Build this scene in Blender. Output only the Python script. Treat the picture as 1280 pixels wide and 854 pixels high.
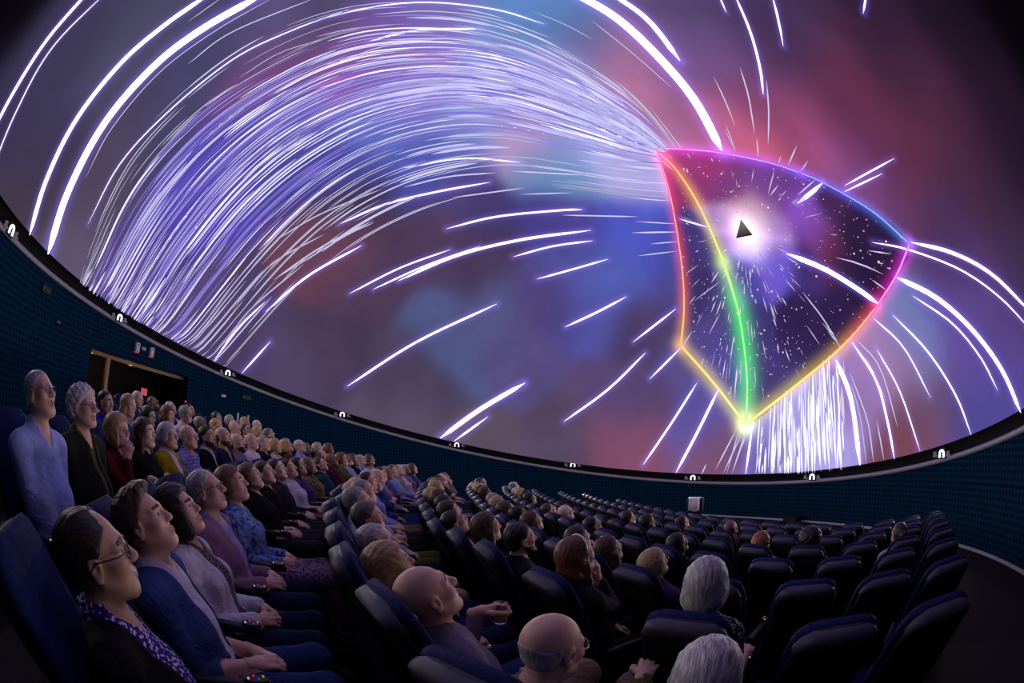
import bpy, bmesh, math, random
import numpy as np
from mathutils import Matrix, Vector

random.seed(7)
rng = np.random.default_rng(11)
scene = bpy.context.scene
for _o in list(bpy.data.objects):
    bpy.data.objects.remove(_o, do_unlink=True)
COL = scene.collection

# ------------------------------------------------------------------ camera
CZ = 2.69                                   # camera height above the lowest floor
CAM = np.array([0.0, 0.0, CZ])
FPX = 544.0                                 # fisheye focal length in pixels of a 1280 wide frame
PITCH, ROLL, YAW = [math.radians(v) for v in (13.39, 2.43, 56.83)]


def cam_axes(p, r, y):
    fw = np.array([-math.sin(y) * math.cos(p), math.cos(y) * math.cos(p), math.sin(p)])
    rt = np.array([math.cos(y), math.sin(y), 0.0])
    up = np.cross(rt, fw)
    return np.array([rt * math.cos(r) + up * math.sin(r), -rt * math.sin(r) + up * math.cos(r), fw])


RM = cam_axes(PITCH, ROLL, YAW)
cd = bpy.data.cameras.new('camera')
cd.type = 'PANO'
cd.sensor_fit = 'HORIZONTAL'
cd.sensor_width = 36.0
cd.sensor_height = 24.02
cd.clip_start, cd.clip_end = 0.02, 200
cd.panorama_type = 'FISHEYE_EQUISOLID'
cd.fisheye_lens = FPX / 1280.0 * 36.0
cd.fisheye_fov = math.radians(200)
cam = bpy.data.objects.new('camera', cd)
COL.objects.link(cam)
cam.matrix_world = Matrix(((RM[0][0], RM[1][0], -RM[2][0], 0), (RM[0][1], RM[1][1], -RM[2][1], 0),
                           (RM[0][2], RM[1][2], -RM[2][2], CZ), (0, 0, 0, 1)))
scene.camera = cam

# ------------------------------------------------------------------ world, exposure (the dome screen is the light of the room)
w = bpy.data.worlds.new('dark_world')
scene.world = w
w.use_nodes = True
w.node_tree.nodes['Background'].inputs[0].default_value = (0, 0, 0, 1)
w.node_tree.nodes['Background'].inputs[1].default_value = 0.0
scene.view_settings.view_transform = 'Standard'
scene.view_settings.look = 'None'
scene.view_settings.exposure = 0.0
scene.view_settings.gamma = 1.0
scene.view_settings.use_curve_mapping = False
scene.cycles.max_bounces = 5
scene.cycles.diffuse_bounces = 3
scene.cycles.glossy_bounces = 2
scene.cycles.transmission_bounces = 4

# ------------------------------------------------------------------ geometry helpers


def ray(x, y):
    d = np.array([x - 640.0, 427.0 - y])
    r = math.hypot(*d) + 1e-9
    th = 2 * math.asin(min(1, r / (2 * FPX)))
    c = np.array([d[0] * math.sin(th) / r, d[1] * math.sin(th) / r, math.cos(th)])
    return c @ RM


def rays(P):
    P = np.asarray(P, float)
    d = P - np.array([640.0, 427.0])
    d[:, 1] *= -1
    r = np.hypot(d[:, 0], d[:, 1]) + 1e-9
    th = 2 * np.arcsin(np.clip(r / (2 * FPX), 0, 1))
    c = np.c_[d * (np.sin(th) / r)[:, None], np.cos(th)]
    return c @ RM


def srgb(r, g, b):
    v = np.array([r, g, b], float) / 255.0
    v = np.where(v <= 0.04045, v / 12.92, ((v + 0.055) / 1.055) ** 2.4)
    return tuple(float(t) for t in v)


def tag(o, label=None, cat=None, group=None, kind=None):
    if label: o['label'] = label
    if cat: o['category'] = cat
    if group: o['group'] = group
    if kind: o['kind'] = kind
    return o


def mesh_np(name, V, F, smooth=False, mats=(), midx=None):
    """V (n,3); F list of index lists or (m,3|4) array"""
    me = bpy.data.meshes.new(name)
    V = np.asarray(V, np.float32)
    if isinstance(F, np.ndarray):
        m, q = F.shape
        me.vertices.add(len(V)); me.vertices.foreach_set('co', V.ravel())
        me.loops.add(m * q); me.loops.foreach_set('vertex_index', F.astype(np.int32).ravel())
        me.polygons.add(m); me.polygons.foreach_set('loop_start', np.arange(0, m * q, q, dtype=np.int32))
        if smooth: me.polygons.foreach_set('use_smooth', np.ones(m, bool))
        if midx is not None: me.polygons.foreach_set('material_index', np.asarray(midx, np.int32))
        me.update(calc_edges=True)
    else:
        me.from_pydata(V.tolist(), [], F)
        if smooth:
            me.polygons.foreach_set('use_smooth', np.ones(len(me.polygons), bool))
        if midx is not None:
            me.polygons.foreach_set('material_index', np.asarray(midx, np.int32))
        me.update()
    for m_ in mats:
        me.materials.append(m_)
    return me


def link(name, me, parent=None, loc=None, rz=0.0):
    o = bpy.data.objects.new(name, me)
    COL.objects.link(o)
    if parent is not None: o.parent = parent
    if loc is not None: o.location = loc
    if rz: o.rotation_euler = (0, 0, rz)
    return o


def empty(name, loc, rz=0.0):
    o = bpy.data.objects.new(name, None)
    o.empty_display_size = 0.1
    COL.objects.link(o)
    o.location = loc
    o.rotation_euler = (0, 0, rz)
    return o


class MB:
    """collects simple solids into one mesh"""
    def __init__(s): s.V = []; s.F = []; s.n = 0
    def add(s, V, F):
        V = [tuple(v) for v in V]
        s.V += V; s.F += [[i + s.n for i in f] for f in F]; s.n += len(V)
        return s
    def box(s, x0, x1, y0, y1, z0, z1, M=None):
        V = [(x, y, z) for z in (z0, z1) for y in (y0, y1) for x in (x0, x1)]
        if M is not None: V = [tuple(M @ Vector(v)) for v in V]
        return s.add(V, [[0, 2, 3, 1], [4, 5, 7, 6], [0, 1, 5, 4], [2, 6, 7, 3], [0, 4, 6, 2], [1, 3, 7, 5]])
    def tube(s, pts, r, n=8, cap=True):
        pts = [Vector(p) for p in pts]
        rr = r if isinstance(r, (list, tuple)) else [r] * len(pts)
        V = []; F = []
        for i, p in enumerate(pts):
            t = (pts[min(i + 1, len(pts) - 1)] - pts[max(i - 1, 0)]).normalized()
            a = t.orthogonal().normalized() if i == 0 else (a - t * a.dot(t)).normalized()
            b = t.cross(a)
            V += [p + (a * math.cos(k * 2 * math.pi / n) + b * math.sin(k * 2 * math.pi / n)) * rr[i] for k in range(n)]
        for i in range(len(pts) - 1):
            for k in range(n):
                F.append([i * n + k, i * n + (k + 1) % n, (i + 1) * n + (k + 1) % n, (i + 1) * n + k])
        if cap:
            F.append(list(range(n))[::-1]); F.append([(len(pts) - 1) * n + k for k in range(n)])
        return s.add(V, F)
    def mesh(s, name, mat=None, smooth=False):
        return mesh_np(name, s.V, s.F, smooth, [mat] if mat else [])
    def obj(s, name, mat, parent=None, smooth=False, loc=None, rz=0.0):
        return link(name, s.mesh(name, mat, smooth), parent, loc, rz)


def bevelled(me, w, seg=2):
    bm = bmesh.new(); bm.from_mesh(me)
    bmesh.ops.bevel(bm, geom=bm.edges[:], offset=w, segments=seg, affect='EDGES', profile=0.5)
    bm.to_mesh(me); bm.free()
    me.polygons.foreach_set('use_smooth', np.ones(len(me.polygons), bool))
    return me


# ------------------------------------------------------------------ materials
MAT = {}


def nodes_of(name):
    m = bpy.data.materials.new(name)
    m.use_nodes = True
    nt = m.node_tree
    b = nt.nodes['Principled BSDF']
    return m, nt, b


def mat_plain(name, col, rough=0.6, spec=0.3, noise=0.0, scale=30.0, bump=0.0, metal=0.0, sheen=0.0):
    if name in MAT: return MAT[name]
    m, nt, b = nodes_of(name)
    b.inputs['Roughness'].default_value = rough
    b.inputs['Specular IOR Level'].default_value = spec
    b.inputs['Metallic'].default_value = metal
    if sheen: b.inputs['Sheen Weight'].default_value = sheen
    b.inputs['Base Color'].default_value = (*col, 1)
    tc = nt.nodes.new('ShaderNodeTexCoord')
    n = nt.nodes.new('ShaderNodeTexNoise'); n.inputs['Scale'].default_value = scale; n.inputs['Detail'].default_value = 3
    nt.links.new(tc.outputs['Object'], n.inputs['Vector'])
    if noise > 0:
        mx = nt.nodes.new('ShaderNodeMixRGB'); mx.blend_type = 'MIX'
        mx.inputs[1].default_value = (*[c * (1 - noise) for c in col], 1)
        mx.inputs[2].default_value = (*[min(1, c * (1 + noise)) for c in col], 1)
        nt.links.new(n.outputs['Fac'], mx.inputs[0]); nt.links.new(mx.outputs[0], b.inputs['Base Color'])
    if bump > 0:
        bp = nt.nodes.new('ShaderNodeBump'); bp.inputs['Strength'].default_value = bump; bp.inputs['Distance'].default_value = 0.02
        nt.links.new(n.outputs['Fac'], bp.inputs['Height']); nt.links.new(bp.outputs[0], b.inputs['Normal'])
    MAT[name] = m
    return m


def mat_emit(name, col, strength):
    if name in MAT: return MAT[name]
    m, nt, b = nodes_of(name)
    b.inputs['Base Color'].default_value = (0.02, 0.02, 0.02, 1)
    b.inputs['Emission Color'].default_value = (*col, 1)
    b.inputs['Emission Strength'].default_value = strength
    MAT[name] = m
    return m


def mat_screen(name, noise=False):
    """picture on the dome screen: colour attribute, emitted"""
    if name in MAT: return MAT[name]
    m = bpy.data.materials.new(name); m.use_nodes = True
    nt = m.node_tree; nt.nodes.clear()
    out = nt.nodes.new('ShaderNodeOutputMaterial')
    e = nt.nodes.new('ShaderNodeEmission')
    at = nt.nodes.new('ShaderNodeAttribute'); at.attribute_name = 'picture'
    src = at.outputs['Color']
    if noise:
        tc = nt.nodes.new('ShaderNodeTexCoord')
        n1 = nt.nodes.new('ShaderNodeTexNoise'); n1.inputs['Scale'].default_value = 0.45; n1.inputs['Detail'].default_value = 5
        n1.inputs['Distortion'].default_value = 0.3
        nt.links.new(tc.outputs['Object'], n1.inputs['Vector'])
        mr = nt.nodes.new('ShaderNodeMapRange')
        mr.inputs[1].default_value = 0.28; mr.inputs[2].default_value = 0.72
        mr.inputs[3].default_value = 0.84; mr.inputs[4].default_value = 1.16
        nt.links.new(n1.outputs['Fac'], mr.inputs[0])
        at2 = nt.nodes.new('ShaderNodeAttribute'); at2.attribute_name = 'wisp'
        mx0 = nt.nodes.new('ShaderNodeMix'); mx0.data_type = 'FLOAT'
        mx0.inputs[2].default_value = 1.0
        nt.links.new(at2.outputs['Fac'], mx0.inputs[0]); nt.links.new(mr.outputs[0], mx0.inputs[3])
        vm = nt.nodes.new('ShaderNodeVectorMath'); vm.operation = 'SCALE'
        nt.links.new(src, vm.inputs[0]); nt.links.new(mx0.outputs[0], vm.inputs['Scale'])
        src = vm.outputs[0]
    nt.links.new(src, e.inputs['Color'])
    nt.links.new(e.outputs[0], out.inputs[0])
    m.cycles.emission_sampling = 'NONE'
    MAT[name] = m
    return m
# ------------------------------------------------------------------ dome screen
R = 10.0
TILT = math.radians(10.0)
DC = np.array([-0.69 * R, 0.404 * R, CZ + 0.029 * R])        # centre of the rail circle
SC = DC + np.array([0, 0, 0.03 * R])                         # centre of the screen sphere
RD = 9.88
NV = np.array([0, math.sin(TILT), math.cos(TILT)])
E1 = np.array([1.0, 0, 0]); E2 = np.array([0, math.cos(TILT), -math.sin(TILT)])


def rail_z(x, y):                                            # height of the tilted rim above a plan point
    return DC[2] - math.tan(TILT) * (y - DC[1])


def dome_hit(P, inset=0.0):
    D = rays(P); oc = CAM - SC; b = D @ oc; c = oc @ oc - (RD - inset) ** 2
    t = -b + np.sqrt(np.maximum(b * b - c, 0))
    return CAM + D * t[:, None]


NEB = """0,0,8,6,12 100,30,62,57,86 60,150,58,52,84 165,55,76,74,102 130,200,80,70,95 30,230,70,60,76 90,320,92,82,108 200,130,70,65,100
260,70,72,68,106 330,60,95,85,132 330,95,122,70,122 400,30,75,72,102 460,40,110,85,170 425,62,158,92,172 560,30,120,110,182 680,30,92,132,192
620,70,132,162,222 620,130,140,140,222 520,110,130,110,210 600,145,150,170,222 650,160,190,140,182 690,190,104,140,190 480,150,100,120,202
350,150,100,90,182 300,200,82,70,162 250,250,82,65,172 180,330,80,65,142 140,350,85,65,122 400,200,75,70,152 520,210,75,80,166 450,250,64,54,86
560,240,75,65,122 600,270,70,60,112 700,270,75,65,142 780,280,80,88,196 820,320,70,80,182 800,190,176,166,226 760,150,176,184,234 740,60,90,100,152
790,80,172,110,152 820,130,192,120,162 850,60,122,90,152 870,130,132,90,142 900,150,192,100,142 930,172,204,92,124 860,20,85,70,112 920,60,112,80,132
980,80,80,55,96 1000,140,146,70,108 1030,190,156,75,120 1060,220,132,80,152 1050,100,102,50,76 1000,40,60,42,76 1100,60,48,30,56 1200,60,28,18,33
1270,20,6,4,8 1270,200,34,20,38 1180,150,76,40,66 1150,190,102,50,76 1220,240,76,40,62 1190,290,70,50,92 1100,235,92,55,96 1270,300,60,45,76
1240,380,90,65,126 1200,400,95,75,152 1130,420,112,126,188 1110,450,172,120,162 1080,480,150,120,182 1160,500,100,75,112 1230,470,85,75,152
1210,530,75,70,142 1140,550,122,70,82 1010,560,170,160,226 980,530,170,160,226 960,570,110,100,182 900,570,122,80,112 890,520,95,85,162
870,450,85,75,132 835,350,80,70,132 800,400,75,60,98 770,550,126,76,104 770,500,86,68,112 700,560,85,70,96 650,430,85,75,126 560,420,80,86,132
620,400,82,82,128 500,470,75,65,92 400,430,72,58,86 350,450,78,65,96 300,440,78,62,102 450,330,75,58,86 430,310,106,65,86 600,330,75,58,92
550,300,80,60,92 700,380,80,65,122 740,385,82,84,165 720,330,80,80,152 765,345,85,98,186 480,530,85,72,96 600,570,88,75,92 230,420,85,70,122
500,60,120,85,165 540,75,170,110,190 580,110,150,150,225 700,110,150,150,215 700,140,140,140,210 560,180,85,95,180 450,190,70,70,150
1060,150,85,42,72 1120,120,66,36,60 1240,150,40,22,42 960,30,78,58,100 1090,180,110,52,84 970,140,150,72,110 950,110,120,66,108"""
# unseen dome: dark to the right and behind, brightened overhead to light the audience
NEB_FAR = [((-0.2, -1, 0.5), (16, 13, 22)), ((0.9, -0.4, 0.5), (8, 6, 11)), ((0.9, 0.6, 0.7), (16, 10, 18)), ((0, 0, 1), (140, 130, 190)),
           ((-0.8, -0.9, 0.8), (62, 56, 88)), ((0.3, -0.5, 1), (80, 72, 105)), ((0.3, 0.5, 1), (86, 64, 98)), ((-0.5, -0.2, 1), (140, 132, 192)), ((-0.3, 0.3, 1), (140, 128, 192))]
PRISM_OUT = [(820, 185), (860, 187), (900, 191), (960, 203), (1030, 229), (1090, 264), (1137, 305), (1120, 345), (1095, 384), (1040, 445), (985, 490),
             (932, 531), (893, 480), (851, 432), (855, 385), (852, 330), (838, 245)]
PRISM_NEB = """870,205,140,48,105 850,215,125,48,98 900,225,105,52,110 950,240,112,62,138 1000,260,125,75,180 1040,250,62,34,74 1080,290,40,24,56 1110,310,38,22,54 930,288,255,235,235
905,290,150,110,170 955,290,150,105,180 930,265,170,120,150 930,310,150,130,220 960,330,100,80,190 920,350,70,58,140 870,310,62,50,110 865,380,56,44,96 1000,330,58,40,100
1050,330,44,28,62 1000,400,44,30,72 1050,400,40,26,64 940,420,58,46,104 890,430,78,66,130 900,400,70,60,120 960,480,56,44,96 1010,285,110,60,140 1030,310,100,45,75 980,225,92,50,115
1085,355,36,22,54 900,460,70,60,130 1005,455,46,34,80 845,330,62,44,98"""


def parse5(s):
    a = np.array([[float(v) for v in t.split(',')] for t in s.split()])
    lin = a[:, 2:] / 255.0
    lin = np.where(lin <= 0.04045, lin / 12.92, ((lin + 0.055) / 1.055) ** 2.4)
    return a[:, :2], lin


def catmull(P, n):
    P = np.asarray(P, float)
    if len(P) == 2: P = np.array([P[0], (P[0] + P[1]) / 2, P[1]])
    Q = np.vstack([2 * P[0] - P[1], P, 2 * P[-1] - P[-2]])
    t = np.linspace(0, len(P) - 1, n); i = np.minimum(t.astype(int), len(P) - 2); u = (t - i)[:, None]
    a, b, c, d = Q[i], Q[i + 1], Q[i + 2], Q[i + 3]
    return 0.5 * ((2 * b) + (-a + c) * u + (2 * a - 5 * b + 4 * c - d) * u ** 2 + (-a + 3 * b - 3 * c + d) * u ** 3)


class Ribbons:
    def __init__(s): s.V = []; s.F = []; s.C = []; s.n = 0; s.k = 0
    def add(s, P, wpx, col, n=None, taper=0.18, wend=None):
        P = np.asarray(P, float)
        L = np.hypot(*np.diff(P, axis=0).T).sum()
        n = n or int(max(4, min(40, L / 14)))
        Q = dome_hit(catmull(P, n), 0.03 + 0.00004 * s.k); s.k += 1
        T = np.gradient(Q, axis=0); Nn = SC - Q; B = np.cross(T, Nn); B /= np.linalg.norm(B, axis=1)[:, None] + 1e-9
        dist = np.linalg.norm(Q - CAM, axis=1)
        u = np.linspace(0, 1, n)
        ww = wpx * (1 + ((wend / wpx - 1) * u if wend else 0))
        tp = np.clip(np.minimum(u, 1 - u) / max(taper, 1e-3), 0, 1) ** 0.6 if taper > 0 else np.ones(n)
        h = (0.5 * ww * np.maximum(tp, 0.12) / FPX * dist)[:, None]
        A = np.empty((2 * n, 3)); A[0::2] = Q - B * h; A[1::2] = Q + B * h
        i = np.arange(n - 1) * 2 + s.n
        s.F.append(np.c_[i, i + 1, i + 3, i + 2]); s.V.append(A)
        col = np.asarray(col, float)
        if col.ndim == 1: col = np.repeat(col[None], n, 0)
        else:
            col = np.array([np.interp(u, np.linspace(0, 1, len(col)), col[:, c]) for c in range(3)]).T
        s.C.append(np.repeat(col, 2, 0)); s.n += 2 * n
    def build(s, name, parent, mat):
        V = np.vstack(s.V); F = np.vstack(s.F); C = np.vstack(s.C)
        me = mesh_np(name, V, F, False, [mat])
        ca = me.attributes.new('picture', 'FLOAT_COLOR', 'POINT')
        ca.data.foreach_set('color', np.c_[C, np.ones(len(C))].astype(np.float32).ravel())
        o = link(name, me, parent); tag(o, kind='stuff')
        return o


# traced star trails: (points, width px, brightness)
W = (1.0, 0.97, 1.0)
TR = [([(-20, 185), (20, 110), (60, 48), (110, -10)], 7, 1.0), ([(-15, 225), (20, 140), (65, 60), (135, -12)], 3, .9),
      ([(37, 294), (58, 225), (95, 150), (150, 80), (205, 32), (262, -8)], 9, 1.1), ([(60, 318), (85, 240), (130, 155), (190, 85), (250, 38), (330, -8)], 14, 1.15),
      ([(107, 222), (140, 160), (200, 90), (270, 38), (345, -5)], 2, .8), ([(235, 80), (290, 40), (395, -3)], 2.2, .9), ([(235, 27), (280, -5)], 2, .8),
      ([(110, 280), (150, 205), (210, 140), (290, 75), (360, 40), (435, 12)], 2.4, .9), ([(298, 98), (350, 66), (412, 47)], 1.6, .7),
      ([(395, 46), (440, 36), (500, 30)], 2, .7), ([(400, 24), (470, 8), (540, 3), (620, 12), (680, 30)], 2.6, .9), ([(465, 18), (540, 14), (620, 24), (690, 48)], 2, .8),
      ([(460, 52), (520, 38), (600, 36)], 4, .9), ([(420, 80), (480, 58), (560, 52), (640, 60)], 2.2, .8), ([(400, 110), (480, 88), (570, 82), (650, 88), (720, 104), (780, 132)], 3.2, .9),
      ([(585, 50), (660, 64), (740, 100), (800, 145)], 2, .8), ([(665, 14), (705, 30), (742, 50)], 1.6, .7), ([(740, 26), (790, 66), (840, 110)], 2, .7),
      ([(712, -12), (770, 22), (822, 70), (868, 125), (902, 188)], 13, 1.15), ([(762, -10), (810, 25), (850, 76)], 8, 1.0), ([(897, -10), (908, 16)], 2.5, .9),
      ([(917, -10), (938, 40), (950, 85), (954, 118)], 4, 1.0), ([(964, -10), (973, 25), (979, 58)], 3.5, 1.0), ([(1083, -8), (1079, 17)], 3, .9),
      ([(892, 96), (906, 125), (919, 158)], 2, .9), ([(925, 84), (936, 122), (943, 167)], 2.2, .9), ([(958, 100), (961, 140), (960, 181)], 2.2, .9), ([(907, 155), (919, 187)], 1.6, .8),
      ([(946, 172), (948, 197)], 2, .9), ([(996, 182), (985, 207)], 2, .9), ([(976, 195), (973, 205)], 1.5, .8), ([(1010, 201), (1001, 214)], 1.8, .8),
      ([(1056, 232), (1118, 198)], 2.4, 1.0), ([(1055, 240), (1103, 217)], 2.4, 1.0),
      # open field, left and centre
      ([(332, 390), (385, 345), (452, 307)], 3.2, 1.0), ([(342, 350), (400, 310), (466, 276)], 2.2, .9), ([(437, 367), (500, 335), (563, 312)], 2.4, .95),
      ([(466, 362), (530, 333), (600, 308)], 2.4, .95), ([(498, 351), (570, 320), (650, 300), (738, 288)], 4, 1.05), ([(642, 321), (690, 308), (741, 301)], 2.6, 1.0),
      ([(671, 349), (715, 337), (760, 324)], 2.6, 1.0), ([(558, 286), (620, 271), (700, 263), (728, 262)], 3, 1.0), ([(703, 269), (797, 271)], 2, .9), ([(434, 483), (520, 428), (621, 380)], 3.2, 1.05),
      ([(706, 409), (745, 391), (783, 371)], 3, 1.0), ([(550, 548), (600, 512), (656, 479)], 6, 1.15), ([(567, 552), (610, 521)], 3, 1.0), ([(705, 527), (760, 487), (807, 441)], 3, 1.05),
      ([(791, 428), (845, 386)], 2.8, 1.0), ([(812, 474), (850, 436)], 2.8, 1.0), ([(804, 581), (840, 528), (871, 479)], 3, 1.0), ([(845, 591), (872, 540), (898, 487)], 4, 1.05),
      ([(302, 467), (338, 427)], 2.6, 1.0), ([(268, 450), (300, 408), (331, 378)], 2.6, 1.0), ([(425, 280), (480, 256), (545, 240), (612, 228)], 3, .95), ([(566, 247), (655, 235)], 2, .9),
      ([(505, 234), (560, 221), (620, 216)], 2.2, .9), ([(505, 210), (580, 198), (650, 203)], 2.4, .9), ([(640, 214), (730, 219)], 2, .9), ([(650, 243), (715, 241)], 1.8, .9), ([(790, 291), (848, 290)], 2.2, 1.0),
      ([(797, 320), (846, 314)], 1.6, .9), ([(795, 277), (846, 280)], 1.6, .9), ([(813, 305), (848, 302)], 1.6, .9),
      ([(272, 445), (310, 390), (380, 330)], 2, .8), ([(290, 385), (340, 330), (405, 293)], 2, .8), ([(345, 300), (400, 268), (478, 236)], 2, .8), ([(350, 345), (430, 296), (468, 278)], 1.8, .8),
      # right of the prism
      ([(1139, 303), (1190, 316), (1240, 343), (1290, 392)], 5, 1.1), ([(1090, 303), (1135, 312), (1200, 337), (1250, 372), (1290, 414)], 2.6, 1.0),
      ([(1121, 347), (1170, 372), (1215, 412), (1252, 462), (1276, 516)], 6.5, 1.15), ([(1141, 370), (1190, 404), (1225, 446), (1247, 488)], 2.8, 1.0),
      ([(1092, 398), (1130, 435), (1163, 497)], 2.4, .9), ([(1116, 394), (1160, 440), (1195, 495), (1214, 544)], 3, 1.0), ([(1065, 428), (1095, 475), (1110, 530), (1118, 574)], 4, 1.05),
      ([(1082, 446), (1096, 475), (1108, 503)], 1.8, .9), ([(1070, 424), (1100, 460), (1122, 534)], 2, .9), ([(1096, 437), (1125, 490), (1150, 564)], 2.4, .95),
      ([(1045, 450), (1064, 500), (1075, 582)], 7, 1.1), ([(1062, 465), (1084, 525), (1092, 578)], 2, .9), ([(1064, 480), (1075, 520), (1083, 580)], 1.8, .8), ([(1096, 525), (1105, 576)], 2.2, .9),
      ([(1045, 455), (1049, 525), (1046, 586)], 3, .9),
      # under the prism
      ([(935, 533), (915, 592)], 2.2, 1.0), ([(940, 536), (932, 593)], 3.4, 1.05), ([(921, 536), (894, 588)], 2, .95), ([(928, 540), (904, 592)], 2, .9), ([(925, 533), (908, 593)], 1.8, .8), ([(955, 548), (944, 592)], 2, .85),
      ([(883, 580), (877, 593)], 2, .9), ([(933, 545), (921, 572)], 1.6, .8),
      # inside the prism
      ([(983, 317), (1030, 336), (1070, 360), (1098, 380)], 6.5, 1.15), ([(1045, 322), (1075, 330), (1104, 343)], 2.2, .9), ([(1090, 350), (1107, 362)], 2, .9), ([(997, 254), (1013, 242), (1029, 228)], 5.5, 1.1),
      ([(997, 244), (1020, 224)], 2, .9), ([(1003, 365), (1030, 400), (1052, 438)], 2.2, .8), ([(968, 213), (960, 243)], 1.8, .8), ([(905, 160), (920, 190)], 1.6, .7), ([(850, 274), (884, 284)], 2.4, .9),
      ([(868, 376), (900, 352)], 1.4, .7), ([(886, 418), (900, 392)], 1.4, .7), ([(853, 434), (865, 414)], 1.8, .8)]

# streamlines of the sweep that pours into the prism, outermost first (prism end first)
STREAM = [[(852, 186), (800, 120), (745, 75), (660, 30), (560, 5), (440, 8), (330, 45), (235, 110), (160, 190), (112, 290), (98, 350)],
          [(845, 187), (795, 135), (730, 92), (650, 55), (560, 36), (440, 42), (330, 88), (240, 150), (165, 235), (120, 330), (105, 358)],
          [(836, 188), (790, 150), (725, 115), (640, 80), (550, 68), (440, 80), (340, 125), (255, 190), (190, 270), (145, 350), (130, 376)],
          [(830, 190), (785, 168), (720, 138), (640, 112), (550, 103), (450, 120), (360, 162), (285, 225), (220, 305), (180, 370), (163, 396)],
          [(828, 195), (780, 182), (715, 162), (630, 140), (550, 138), (460, 160), (380, 205), (310, 265), (250, 340), (212, 395), (195, 414)],
          [(828, 205), (780, 200), (715, 188), (630, 172), (550, 175), (470, 198), (400, 240), (335, 300), (280, 365), (240, 415), (222, 428)],
          [(832, 225), (790, 222), (720, 212), (640, 203), (560, 212), (490, 235), (420, 275), (360, 328), (310, 385), (270, 432), (255, 446)],
          [(838, 255), (800, 252), (730, 243), (650, 238), (580, 250), (510, 275), (445, 310), (385, 358), (335, 410), (295, 455), (285, 460)]]
STREAM = [catmull(s_, 41) for s_ in STREAM]


def stream_pt(u, t):
    """u 0..7 across, t 0..1 along -> pixel"""
    i = min(int(u), len(STREAM) - 2); a = u - i
    S = STREAM[i] * (1 - a) + STREAM[i + 1] * a
    k = t * 40
    return np.array([np.interp(k, np.arange(41), S[:, 0]), np.interp(k, np.arange(41), S[:, 1])]).T


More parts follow.
